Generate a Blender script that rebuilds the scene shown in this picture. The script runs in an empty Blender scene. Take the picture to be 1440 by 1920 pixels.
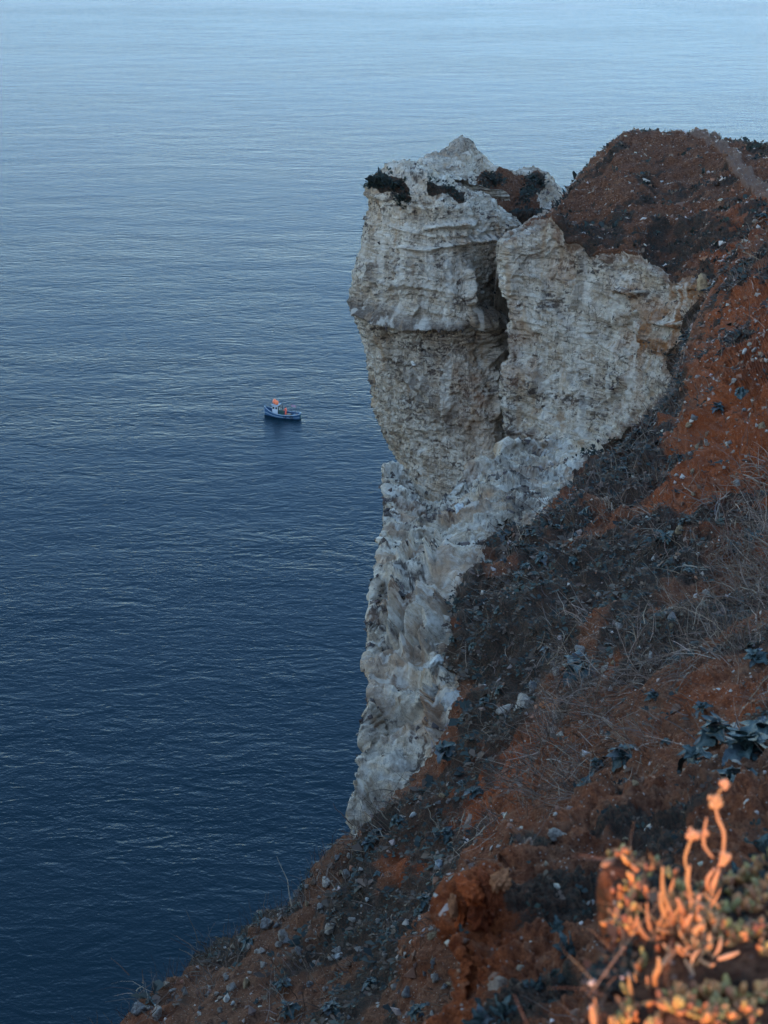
import bpy, math, random, time
import numpy as np
from mathutils import Vector, Matrix

T0 = time.time()
random.seed(7)
RS = np.random.RandomState(11)
sc = bpy.context.scene
COL = sc.collection

# ------------------------------------------------------------------ camera, light, exposure
CAMZ = 95.0
PITCH = math.radians(24)
FPX = 2667.0
cam_d = bpy.data.cameras.new('camera')
cam = bpy.data.objects.new('camera', cam_d)
COL.objects.link(cam)
cam.location = (0, 0, CAMZ)
cam.rotation_euler = (math.pi / 2 - PITCH, 0, 0)
cam_d.sensor_fit = 'VERTICAL'
cam_d.sensor_height = 36
cam_d.lens = 50
cam_d.clip_start = 0.05
cam_d.clip_end = 60000
cam_d.dof.use_dof = True
cam_d.dof.focus_distance = 70
cam_d.dof.aperture_fstop = 5.6
sc.camera = cam

SUN_EL = math.radians(6.0)
SUN_AZ = math.radians(205)      # clockwise from +Y: the sun stands behind the camera, a little to its left
world = bpy.data.worlds.new('World')
sc.world = world
world.use_nodes = True
wn = world.node_tree
bg = wn.nodes['Background']
sky = wn.nodes.new('ShaderNodeTexSky')
sky.sky_type = 'NISHITA'
sky.sun_disc = False
sky.sun_elevation = SUN_EL
sky.sun_rotation = SUN_AZ
sky.altitude = 90
sky.air_density = 1.0
sky.dust_density = 0.2
sky.ozone_density = 2.4
tint = wn.nodes.new('ShaderNodeMix'); tint.data_type = 'RGBA'; tint.blend_type = 'MULTIPLY'
tint.inputs[0].default_value = 1.0
tint.inputs[7].default_value = (1.07, 0.97, 0.97, 1)      # the cool dusk cast of the whole photograph
wn.links.new(sky.outputs[0], tint.inputs[6])
wn.links.new(tint.outputs[2], bg.inputs[0])
bg.inputs[1].default_value = 0.15

sun_d = bpy.data.lights.new('sun', 'SUN')
sun = bpy.data.objects.new('sun', sun_d)
COL.objects.link(sun)
sun_d.energy = 0.95
sun_d.angle = math.radians(0.53)
sun_d.color = (1.0, 0.42, 0.16)
sdir = Vector((math.sin(SUN_AZ) * math.cos(SUN_EL), math.cos(SUN_AZ) * math.cos(SUN_EL), math.sin(SUN_EL)))
sun.rotation_euler = (-sdir).to_track_quat('-Z', 'Y').to_euler()
sun.location = sdir * 300 + Vector((0, 0, 95))

sc.view_settings.view_transform = 'Standard'
sc.view_settings.look = 'None'
sc.view_settings.gamma = 1
sc.view_settings.use_curve_mapping = False
sc.view_settings.exposure = 2.85
sc.render.engine = 'CYCLES'
sc.cycles.max_bounces = 5
sc.cycles.diffuse_bounces = 3
sc.cycles.glossy_bounces = 3

# ------------------------------------------------------------------ helpers
def tag(o, label=None, cat=None, group=None, kind=None):
    if label: o['label'] = label
    if cat: o['category'] = cat
    if group: o['group'] = group
    if kind: o['kind'] = kind
    return o

CP, SP = math.cos(PITCH), math.sin(PITCH)
def ray(px, py):
    """direction of the sight line of a photograph pixel, as arrays"""
    u = (np.asarray(px, float) - 720) / FPX
    v = (960 - np.asarray(py, float)) / FPX
    return np.stack([u + 0 * v, CP + SP * v + 0 * u, -SP + CP * v + 0 * u], -1)
def at(px, py, Y):
    """the point at world distance Y north of the camera on that sight line"""
    d = ray(px, py)
    t = np.asarray(Y, float) / d[..., 1]
    return d * t[..., None] + np.array([0, 0, CAMZ])
def pix(P):
    q = P - np.array([0, 0, CAMZ])
    dep = q[:, 1] * CP - q[:, 2] * SP
    up = q[:, 1] * SP + q[:, 2] * CP
    dep = np.where(np.abs(dep) < .05, .05, dep)
    return 720 + FPX * q[:, 0] / dep, 960 - FPX * up / dep

# --- gradient noise
_perm = RS.permutation(256).astype(np.int32)
_g = RS.normal(size=(256, 3)); _g /= np.linalg.norm(_g, axis=1)[:, None]
_g = _g.astype(np.float32)
def _hash(ix, iy, iz):
    return _perm[(_perm[(_perm[ix & 255] + iy) & 255] + iz) & 255]
def pn(P, s=1.0, off=0.0):
    s = np.asarray(s, np.float32)
    p = (P.astype(np.float32) * s) + np.float32(off)
    i = np.floor(p).astype(np.int32); f = p - i
    w = f * f * f * (f * (f * 6 - 15) + 10)
    r = 0
    for dx in (0, 1):
        wx = w[:, 0] if dx else 1 - w[:, 0]
        for dy in (0, 1):
            wy = w[:, 1] if dy else 1 - w[:, 1]
            for dz in (0, 1):
                wz = w[:, 2] if dz else 1 - w[:, 2]
                g = _g[_hash(i[:, 0] + dx, i[:, 1] + dy, i[:, 2] + dz)]
                r = r + wx * wy * wz * (g[:, 0] * (f[:, 0] - dx) + g[:, 1] * (f[:, 1] - dy) + g[:, 2] * (f[:, 2] - dz))
    return r * 1.6
def fbm(P, s, n=4, off=0.0, gain=.5):
    r = 0; a = 1.0
    for k in range(n):
        r = r + a * pn(P, np.asarray(s) * 2.03 ** k, off + 17.3 * k); a *= gain
    return r
def ridged(P, s, n=3, off=0.0, gain=.5):
    r = 0; a = 1.0
    for k in range(n):
        r = r + a * (1 - 2.2 * np.abs(pn(P, np.asarray(s) * 2.03 ** k, off + 31.7 * k))); a *= gain
    return r
def vor(P, s, off=0.0):
    """cell noise: distance to nearest and second nearest point, and a random value of the cell"""
    p = P.astype(np.float32) * np.asarray(s, np.float32) + np.float32(off)
    i = np.floor(p).astype(np.int32)
    d1 = np.full(len(p), 9, np.float32); d2 = d1.copy(); idv = np.zeros(len(p), np.float32)
    for dx in (-1, 0, 1):
        for dy in (-1, 0, 1):
            for dz in (-1, 0, 1):
                h = _hash(i[:, 0] + dx, i[:, 1] + dy, i[:, 2] + dz)
                h2 = _perm[(h + 71) & 255]; h3 = _perm[(h + 133) & 255]
                qx = i[:, 0] + dx + h / 256.; qy = i[:, 1] + dy + h2 / 256.; qz = i[:, 2] + dz + h3 / 256.
                d = np.sqrt((qx - p[:, 0]) ** 2 + (qy - p[:, 1]) ** 2 + (qz - p[:, 2]) ** 2).astype(np.float32)
                m = d < d1
                d2 = np.where(m, d1, np.minimum(d2, d)); idv = np.where(m, _perm[h3] / 256., idv); d1 = np.where(m, d, d1)
    return d1, d2, idv
def ss(x, a, b):
    t = np.clip((x - a) / (b - a), 0, 1)
    return t * t * (3 - 2 * t)

def crom(C, t):
    """Catmull-Rom along axis 0 of C at parameters t"""
    n = len(C)
    C = np.concatenate([2 * C[:1] - C[1:2], C, 2 * C[-1:] - C[-2:-1]])
    i = np.clip(np.floor(t).astype(int), 0, n - 2); f = (t - i).reshape((-1,) + (1,) * (C.ndim - 1))
    a, b, c, d = C[i], C[i + 1], C[i + 2], C[i + 3]
    return .5 * (2 * b + (c - a) * f + (2 * a - 5 * b + 4 * c - d) * f ** 2 + (3 * b - a - 3 * c + d) * f ** 3)
def params(counts):
    return np.concatenate([np.arange(c) / c + k for k, c in enumerate(counts)] + [[len(counts)]])

def polyd(px, py, pts):
    """distance to an open polyline and the parameter 0..1 along it"""
    best = np.full(px.shape, 1e9); tt = np.zeros(px.shape); n = len(pts) - 1
    for k in range(n):
        (x0, y0), (x1, y1) = pts[k], pts[k + 1]
        dx, dy = x1 - x0, y1 - y0
        t = np.clip(((px - x0) * dx + (py - y0) * dy) / (dx * dx + dy * dy), 0, 1)
        d = np.hypot(px - x0 - t * dx, py - y0 - t * dy)
        m = d < best
        best = np.where(m, d, best); tt = np.where(m, (k + t) / n, tt)
    return best, tt
def inside(px, py, pts):
    r = np.zeros(px.shape, bool); n = len(pts)
    for k in range(n):
        (x0, y0), (x1, y1) = pts[k], pts[(k + 1) % n]
        if y0 == y1: continue
        c = ((y0 > py) != (y1 > py)) & (px < (x1 - x0) * (py - y0) / (y1 - y0) + x0)
        r ^= c
    return r
def sd(px, py, pts):
    """signed distance, positive inside"""
    d, _ = polyd(px, py, list(pts) + [pts[0]])
    return np.where(inside(px, py, pts), d, -d)

def rbf(pts, smooth=1e-3):
    pts = np.array(pts, float); x = pts[:, :2] / 500.; v = np.log(pts[:, 2]); n = len(x)
    def k(r): return np.where(r > 0, r * r * np.log(r + 1e-12), 0)
    K = k(np.linalg.norm(x[:, None] - x[None], axis=2)) + smooth * np.eye(n)
    A = np.zeros((n + 3, n + 3)); A[:n, :n] = K; A[:n, n] = 1; A[:n, n + 1:] = x; A[n, :n] = 1; A[n + 1:, :n] = x.T
    w = np.linalg.solve(A, np.concatenate([v, np.zeros(3)]))
    def f(px, py):
        q = np.stack([np.asarray(px, float).ravel(), np.asarray(py, float).ravel()], 1) / 500.
        r = np.linalg.norm(q[:, None] - x[None], axis=2)
        return np.exp(k(r) @ w[:n] + w[n] + q @ w[n + 1:]).reshape(np.shape(px))
    return f

def mesh_np(name, V, F, mat, attrs=None, smooth=True, cols=None, parent=None):
    """one mesh object from numpy arrays; F is (n,3) or (n,4)"""
    me = bpy.data.meshes.new(name)
    V = np.ascontiguousarray(V, np.float32); F = np.ascontiguousarray(F, np.int32)
    me.vertices.add(len(V)); me.vertices.foreach_set('co', V.ravel())
    k = F.shape[1]
    me.loops.add(F.size); me.loops.foreach_set('vertex_index', F.ravel())
    me.polygons.add(len(F)); me.polygons.foreach_set('loop_start', np.arange(0, F.size, k, dtype=np.int32))
    me.polygons.foreach_set('use_smooth', np.full(len(F), smooth))
    me.update(calc_edges=True)
    for an, av in (attrs or {}).items():
        a = me.attributes.new(an, 'FLOAT', 'POINT'); a.data.foreach_set('value', np.ascontiguousarray(av, np.float32))
    if cols is not None:
        a = me.attributes.new('tint', 'FLOAT_COLOR', 'POINT')
        c = np.ones((len(V), 4), np.float32); c[:, :3] = cols; a.data.foreach_set('color', c.ravel())
    if mat: me.materials.append(mat)
    o = bpy.data.objects.new(name, me); COL.objects.link(o)
    if parent: o.parent = parent
    return o

class Sheet:
    """a dense surface through a lattice of control points"""
    def __init__(s, C, rc, cc, flip=False):
        C = np.asarray(C, float)
        G = crom(C, params(rc))
        G = np.swapaxes(crom(np.swapaxes(G, 0, 1), params(cc)), 0, 1)
        s.nr, s.nc = G.shape[:2]; s.flip = flip
        s.P = G.reshape(-1, 3); s.normals(); s.P0 = s.P.copy(); s.N0 = s.N.copy()
        s.px, s.py = pix(s.P)
        s.A = {}
    def normals(s):
        G = s.P.reshape(s.nr, s.nc, 3)
        a = np.gradient(G, axis=0); b = np.gradient(G, axis=1)
        n = np.cross(b, a); n = n if not s.flip else -n
        s.area = np.linalg.norm(n, axis=2).ravel()
        s.N = (n / (np.linalg.norm(n, axis=2)[..., None] + 1e-12)).reshape(-1, 3)
    def move(s, d, dirs=None):
        s.P = s.P + (s.N0 if dirs is None else dirs) * np.asarray(d)[:, None]
    def slope(s):
        """height along the first normal, smoothed away: >0 on proud bits"""
        return ((s.P - s.P0) * s.N0).sum(1)
    def build(s, name, mat):
        s.normals()
        i = np.arange(s.nr * s.nc).reshape(s.nr, s.nc)
        q = np.stack([i[:-1, :-1], i[:-1, 1:], i[1:, 1:], i[1:, :-1]], -1).reshape(-1, 4)
        if not s.flip: q = q[:, ::-1]
        o = mesh_np(name, s.P, q, mat, s.A)
        o['kind'] = 'structure'
        return o

# ------------------------------------------------------------------ materials
def newmat(name):
    m = bpy.data.materials.new(name); m.use_nodes = True
    nt = m.node_tree; b = nt.nodes['Principled BSDF']
    return m, nt, b
def N(nt, t, **k):
    n = nt.nodes.new(t)
    for a, v in k.items(): setattr(n, a, v)
    return n
def inp(nt, sock, v):
    if isinstance(v, bpy.types.NodeSocket): nt.links.new(v, sock)
    else: sock.default_value = v
def noise(nt, vec, scale, detail=4, rough=.55, dist=0.0):
    n = N(nt, 'ShaderNodeTexNoise'); inp(nt, n.inputs['Vector'], vec)
    n.inputs['Scale'].default_value = scale; n.inputs['Detail'].default_value = detail
    n.inputs['Roughness'].default_value = rough; n.inputs['Distortion'].default_value = dist
    return n.outputs['Fac']
def rng(nt, v, a, b, c=0.0, d=1.0, kind='SMOOTHSTEP'):
    n = N(nt, 'ShaderNodeMapRange', interpolation_type=kind); inp(nt, n.inputs[0], v)
    for k, x in zip((1, 2, 3, 4), (a, b, c, d)): inp(nt, n.inputs[k], x)
    return n.outputs[0]
def mth(nt, op, a, b=0.0, clamp=False):
    n = N(nt, 'ShaderNodeMath', operation=op, use_clamp=clamp); inp(nt, n.inputs[0], a); inp(nt, n.inputs[1], b)
    return n.outputs[0]
def mix(nt, f, a, b, mode='MIX'):
    n = N(nt, 'ShaderNodeMix', data_type='RGBA', blend_type=mode)
    inp(nt, n.inputs[0], f)
    for s, v in ((n.inputs[6], a), (n.inputs[7], b)):
        if isinstance(v, tuple): v = (v[0], v[1], v[2], 1)
        inp(nt, s, v)
    return n.outputs[2]
def attr(nt, name, out='Fac'):
    n = N(nt, 'ShaderNodeAttribute', attribute_name=name); return n.outputs[out]
def mapping(nt, vec, scale=(1, 1, 1), rot=(0, 0, 0)):
    n = N(nt, 'ShaderNodeMapping'); inp(nt, n.inputs['Vector'], vec)
    n.inputs['Scale'].default_value = scale; n.inputs['Rotation'].default_value = rot
    return n.outputs[0]
def bump(nt, h, dist, strength=1.0, nrm=None):
    n = N(nt, 'ShaderNodeBump'); inp(nt, n.inputs['Height'], h); n.inputs['Distance'].default_value = dist
    inp(nt, n.inputs['Strength'], strength)
    if nrm is not None: nt.links.new(nrm, n.inputs['Normal'])
    return n.outputs[0]

def ground_material(name, k=1.0, chalk_tint=1.0, beds=1.0, warm=(1.0, .96, .925)):
    """chalk, red soil and low plants, chosen by the attributes soil, veg and rust; k scales the grain"""
    m, nt, b = newmat(name)
    pos = N(nt, 'ShaderNodeNewGeometry').outputs['Position']
    soil, veg, rust, dirt_and_shade = [attr(nt, a) for a in ('soil', 'veg', 'rust', 'dirt_and_shade')]
    n1 = noise(nt, pos, .35 * k, 5, .6); n2 = noise(nt, pos, 1.7 * k, 5, .65, .4); n3 = noise(nt, pos, 7 * k, 4, .7); n4 = noise(nt, pos, 28 * k, 3, .7)
    # chalk
    c = mix(nt, rng(nt, n2, .35, .65), (.86 * chalk_tint, .78 * chalk_tint, .66 * chalk_tint), (.66 * chalk_tint, .54 * chalk_tint, .41 * chalk_tint))
    c = mix(nt, mth(nt, 'MULTIPLY', rng(nt, n1, .46, .66), .65), c, (.50, .36, .235))
    c = mix(nt, rng(nt, n3, .57, .68, 0, .65), c, (.24, .195, .165))
    c = mix(nt, rng(nt, n4, .34, .5, .5, 0), c, (.17, .14, .125))
    c = mix(nt, mth(nt, 'MULTIPLY', dirt_and_shade, rng(nt, n3, .25, .6, .55, 1.0)), c, (.115, .088, .075))
    c = mix(nt, mth(nt, 'MULTIPLY', rust, rng(nt, n2, .2, .6, .55, 1.0)), c, mix(nt, n3, (.33, .115, .038), (.46, .24, .11)))
    bed = noise(nt, mapping(nt, pos, (.10 * k, .10 * k, .85 * k), (.02, .03, 0)), 1.0, 5, .62, .35)
    bed2 = noise(nt, mapping(nt, pos, (.35 * k, .35 * k, 3.2 * k), (.03, -.02, 0)), 1.0, 3, .6, .2)
    vert = noise(nt, mapping(nt, pos, (.9 * k, .9 * k, .10 * k)), 1.0, 4, .6, .4)
    bm_ = rng(nt, n1, .40, .60, .15, 1.0)
    c = mix(nt, mth(nt, 'MULTIPLY', bm_, rng(nt, mth(nt, 'ABSOLUTE', mth(nt, 'SUBTRACT', bed, .52)), .026, .0, 0, .65 * beds)), c, (.17, .13, .105))
    c = mix(nt, mth(nt, 'MULTIPLY', rng(nt, bed, .58, .68), rng(nt, n3, .42, .60, 0, .85 * (.4 + .6 * beds))), c, (.20, .155, .13))
    c = mix(nt, mth(nt, 'MULTIPLY', bm_, rng(nt, mth(nt, 'ABSOLUTE', mth(nt, 'SUBTRACT', bed2, .5)), .02, .0, 0, .35 * beds)), c, (.22, .17, .14))
    c = mix(nt, rng(nt, vert, .55, .68, 0, .65), c, (.50, .33, .20))
    c = mix(nt, rng(nt, vert, .46, .36, 0, .6), c, (.88, .82, .72))
    c = mix(nt, rng(nt, mth(nt, 'ABSOLUTE', mth(nt, 'SUBTRACT', vert, .5)), .010, .0, 0, .7 * beds), c, (.10, .08, .07))
    c = mix(nt, 1.0, c, warm, 'MULTIPLY')
    # soil
    red = attr(nt, 'red'); path = attr(nt, 'path')
    s1 = mix(nt, rng(nt, n3, .3, .7), (.080, .032, .017), (.215, .092, .048))
    s2 = mix(nt, rng(nt, n3, .3, .7), (.180, .036, .010), (.360, .090, .026))
    s = mix(nt, rng(nt, mth(nt, 'ADD', red, mth(nt, 'SUBTRACT', n1, .5)), .1, .9), s1, s2)
    s = mix(nt, mth(nt, 'MULTIPLY', rng(nt, n2, .52, .68), .45), s, (.33, .17, .10))
    s = mix(nt, rng(nt, n4, .5, .25, 0, .55), s, (.045, .018, .010))
    s = mix(nt, rng(nt, mth(nt, 'ADD', path, mth(nt, 'MULTIPLY', mth(nt, 'SUBTRACT', n3, .5), 1.4)), .3, .8, 0, .85), s, (.205, .125, .088))
    vo = N(nt, 'ShaderNodeTexVoronoi'); inp(nt, vo.inputs['Vector'], pos); vo.inputs['Scale'].default_value = 9 * k
    pick = N(nt, 'ShaderNodeSeparateColor'); nt.links.new(vo.outputs['Color'], pick.inputs[0])
    peb = mth(nt, 'MULTIPLY', rng(nt, vo.outputs['Distance'], .34, .24), rng(nt, pick.outputs[0], .80, .86))
    s = mix(nt, mth(nt, 'MULTIPLY', peb, .8), s, (.36, .29, .24))
    # low plants
    v = mix(nt, rng(nt, n4, .3, .7), (.010, .015, .013), (.042, .042, .032))
    v = mix(nt, rng(nt, n3, .44, .60), v, (.080, .044, .028))
    vm = mth(nt, 'ADD', mth(nt, 'ADD', mth(nt, 'MULTIPLY', veg, 1.15), mth(nt, 'MULTIPLY', mth(nt, 'SUBTRACT', n2, .5), 1.6)), mth(nt, 'ADD', mth(nt, 'MULTIPLY', mth(nt, 'SUBTRACT', n3, .5), 2.6), mth(nt, 'MULTIPLY', mth(nt, 'SUBTRACT', n4, .5), 1.6)))
    s = mix(nt, mth(nt, 'MULTIPLY', rng(nt, vm, .45, .8), rng(nt, veg, 0, .15, .0, .92)), s, v)
    wash = mth(nt, 'MULTIPLY', rng(nt, attr(nt, 'wash'), .2, 1.0), rng(nt, n2, .35, .6, .25, 1.0))
    c = mix(nt, mth(nt, 'MULTIPLY', wash, .75), c, (.24, .125, .075))
    soilm = rng(nt, mth(nt, 'ADD', soil, mth(nt, 'MULTIPLY', mth(nt, 'SUBTRACT', n3, .5), 1.1)), .35, .65)
    col = mix(nt, soilm, c, s)
    nt.links.new(col, b.inputs['Base Color'])
    b.inputs['Roughness'].default_value = .92
    b.inputs['Specular IOR Level'].default_value = .15
    h = mth(nt, 'ADD', mth(nt, 'MULTIPLY', n3, .5), mth(nt, 'MULTIPLY', n4, .28))
    h = mth(nt, 'ADD', h, mth(nt, 'MULTIPLY', mth(nt, 'MULTIPLY', rng(nt, bed2, .4, .6), mth(nt, 'SUBTRACT', 1.0, soil)), .38 * beds))
    nrm = bump(nt, h, .34 / k, 1.0)
    nt.links.new(nrm, b.inputs['Normal'])
    return m

M_FAR = ground_material('far_cliff_chalk_and_earth', 1.0)
M_MID = ground_material('mid_cliff_chalk_and_earth', 2.2, 1.0, .55, (1.0, .95, .895))
M_NEAR = ground_material('near_slope_chalk_and_earth', 5.0)

# ------------------------------------------------------------------ sea
def sea_material():
    # height of the water as a node group, sampled three times for its slope
    g = bpy.data.node_groups.new('wave_height', 'ShaderNodeTree')
    g.interface.new_socket('Vector', in_out='INPUT', socket_type='NodeSocketVector')
    g.interface.new_socket('Height', in_out='OUTPUT', socket_type='NodeSocketFloat')
    gi = g.nodes.new('NodeGroupInput'); go = g.nodes.new('NodeGroupOutput')
    v = gi.outputs[0]
    def crest(x):
        return mth(g, 'SUBTRACT', 1.0, mth(g, 'ABSOLUTE', mth(g, 'MULTIPLY', mth(g, 'SUBTRACT', x, .5), 3.2)))
    pa = mapping(g, v, (.42, 1.0, 1), (0, 0, 1.0)); pb = mapping(g, v, (.42, 1.0, 1), (0, 0, -.95)); pc = mapping(g, v, (.7, 1.0, 1), (0, 0, .5))
    h = mth(g, 'MULTIPLY', noise(g, pb, .085, 1, .5, .3), .7)
    h = mth(g, 'ADD', h, mth(g, 'MULTIPLY', crest(noise(g, pa, .30, 2, .5, .4)), .20))
    h = mth(g, 'ADD', h, mth(g, 'MULTIPLY', crest(noise(g, pb, .62, 2, .55, .4)), .13))
    h = mth(g, 'ADD', h, mth(g, 'MULTIPLY', crest(noise(g, pc, 1.5, 2, .6, .3)), .075))
    h = mth(g, 'ADD', h, mth(g, 'MULTIPLY', noise(g, pc, 4.5, 2, .6), .070))
    g.links.new(h, go.inputs[0])
    m, nt, b = newmat('sea_water')
    nt.nodes.remove(b)
    pos = N(nt, 'ShaderNodeNewGeometry').outputs['Position']
    e = .12
    H = []
    for d in ((0, 0, 0), (e, 0, 0), (0, e, 0)):
        q = N(nt, 'ShaderNodeVectorMath', operation='ADD'); nt.links.new(pos, q.inputs[0]); q.inputs[1].default_value = d
        k = N(nt, 'ShaderNodeGroup'); k.node_tree = g; nt.links.new(q.outputs[0], k.inputs[0]); H.append(k.outputs[0])
    patch = mth(nt, 'ADD', noise(nt, mapping(nt, pos, (.0035, .010, 1), (0, 0, .2)), 1, 3, .55), mth(nt, 'MULTIPLY', mth(nt, 'SUBTRACT', noise(nt, mapping(nt, pos, (.02, .045, 1), (0, 0, -.2)), 1, 2, .5), .5), .5))
    st = mth(nt, 'DIVIDE', rng(nt, patch, .32, .68, .42, .80), -e)
    sx = mth(nt, 'MULTIPLY', mth(nt, 'SUBTRACT', H[1], H[0]), st); sy = mth(nt, 'MULTIPLY', mth(nt, 'SUBTRACT', H[2], H[0]), st)
    cx = N(nt, 'ShaderNodeCombineXYZ'); nt.links.new(sx, cx.inputs[0]); nt.links.new(sy, cx.inputs[1]); cx.inputs[2].default_value = 1
    nn = N(nt, 'ShaderNodeVectorMath', operation='NORMALIZE'); nt.links.new(cx.outputs[0], nn.inputs[0]); nrm = nn.outputs[0]
    fr = N(nt, 'ShaderNodeFresnel'); fr.inputs['IOR'].default_value = 1.34; nt.links.new(nrm, fr.inputs['Normal'])
    df = N(nt, 'ShaderNodeBsdfDiffuse'); df.inputs['Color'].default_value = (.0052, .0185, .0260, 1)
    gl = N(nt, 'ShaderNodeBsdfGlossy'); gl.inputs['Color'].default_value = (.330, .375, .440, 1); gl.inputs['Roughness'].default_value = .27
    nt.links.new(nrm, gl.inputs['Normal'])
    mx = N(nt, 'ShaderNodeMixShader'); nt.links.new(fr.outputs[0], mx.inputs[0]); nt.links.new(df.outputs[0], mx.inputs[1]); nt.links.new(gl.outputs[0], mx.inputs[2])
    out = [n for n in nt.nodes if n.type == 'OUTPUT_MATERIAL'][0]
    nt.links.new(mx.outputs[0], out.inputs[0])
    return m
def build_sea():
    r = np.concatenate([np.linspace(0, 60, 6)[1:], np.geomspace(70, 40000, 60)])
    a = np.linspace(0, 2 * np.pi, 97)[:-1]
    V = [[0, 0, 0]] + [[R * math.sin(t), R * math.cos(t), 0] for R in r for t in a]
    me = bpy.data.meshes.new('sea'); F = [(0, 1 + j, 1 + (j + 1) % 96) for j in range(96)]
    for i in range(len(r) - 1):
        for j in range(96):
            F.append((1 + i * 96 + j, 1 + (i + 1) * 96 + j, 1 + (i + 1) * 96 + (j + 1) % 96, 1 + i * 96 + (j + 1) % 96))
    F = [f[::-1] for f in F]
    me.from_pydata(V, [], F); me.materials.append(sea_material()); me.update()
    o = bpy.data.objects.new('sea', me); COL.objects.link(o); tag(o, kind='structure')
build_sea()

# ------------------------------------------------------------------ cliffs
def carve(s, pts, width, depth, taper=True, asym=0.0):
    """cuts a groove of the given depth (m) into a sheet along a line"""
    w = width * (1 + .5 * pn(s.P0, .9, 5.5))
    d, t = polyd(s.px, s.py + 2.5 * pn(s.P0, 1.3, 2.2), pts)
    k = np.clip(1 - d / w, 0, 1) ** .7
    if taper: k = k * np.clip(np.minimum(t, 1 - t) * 8, 0, 1)
    s.move(-depth * k)
    return k

def chalk_relief(s, amp=1.0, f=1.0, seed=0.0, strata=1.0, dip=(0.02, 0.03)):
    P = s.P0
    z = P[:, 2] + dip[0] * P[:, 0] + dip[1] * P[:, 1] + .35 * fbm(P, .22 * f, 2, seed + 3) / f
    st = 0
    for fr, a in ((.55, .30), (1.25, .16), (2.9, .07)):
        q = z * fr * f; i = np.floor(q); fr_ = q - i
        hsh = (np.sin(i * 127.1 + seed * 3.3) * 43758.5453) % 1
        prof = ss(fr_, 0, .18) * (1 - ss(fr_, .72, 1.0))
        st = st + a * (hsh - .3) * 1.6 * (prof - .4)
    m = .55 + .6 * pn(P, .16 * f, seed + 7)
    s.move(amp * strata * st * np.clip(m, .1, 1.2) / f)
    W = P + (np.stack([fbm(P, .8 * f, 2, seed + 40 + k) for k in range(3)], 1) * .55 / f)
    d1, d2, idv = vor(W * np.array([1, 1, 1.5]), .33 * f, seed)
    s.move(amp * ((idv - .5) * .46 * ss(d2 - d1, 0, .09) - .10 * (1 - ss(d2 - d1, 0, .05))) / f)
    s.move(amp * .50 * fbm(P, .17 * f, 4, seed + 1) / f)
    s.move(amp * .06 * ridged(P, .9 * f, 3, seed + 9) / f)
    e1, e2, idw = vor(W * np.array([1, 1, .8]), 1.35 * f, seed + 4)
    s.move(amp * ((idw - .5) * .20 * ss(e2 - e1, 0, .09) - .04 * (1 - ss(e2 - e1, 0, .06))) / f)
    h1_, h2_, idh = vor(W * np.array([1, 1, 1.3]), 3.4 * f, seed + 14)
    s.move(amp * (idh - .5) * .11 / f)
    s.move(amp * .05 * fbm(P, 4.0 * f, 3, seed + 12, .7) / f)
    return z, e2 - e1, d2 - d1

def chalk_dirt(s, z, seed, f=1.0, dens=.5):
    """flint rubble and lichen in bands that follow the beds"""
    P = s.P0
    band = np.sin(z * 2.1 * f + 1.5 * pn(P, .25 * f, seed)) * .5 + .5 * np.sin(z * 4.7 * f + 2 + 2 * pn(P, .3 * f, seed + 5))
    patch = fbm(P, .33 * f, 3, seed + 20)
    spk = fbm(P * np.array([1, 1, 1.7]), 2.6 * f, 3, seed + 30, .7)
    a = ss(spk + .42 * band + .75 * patch, 1.0 - dens, 1.25 - dens)
    return np.clip(a, 0, 1)

def hidden(P, back, down):
    Q = P.copy(); Q[..., 1] += back; Q[..., 2] -= down
    return Q

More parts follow.
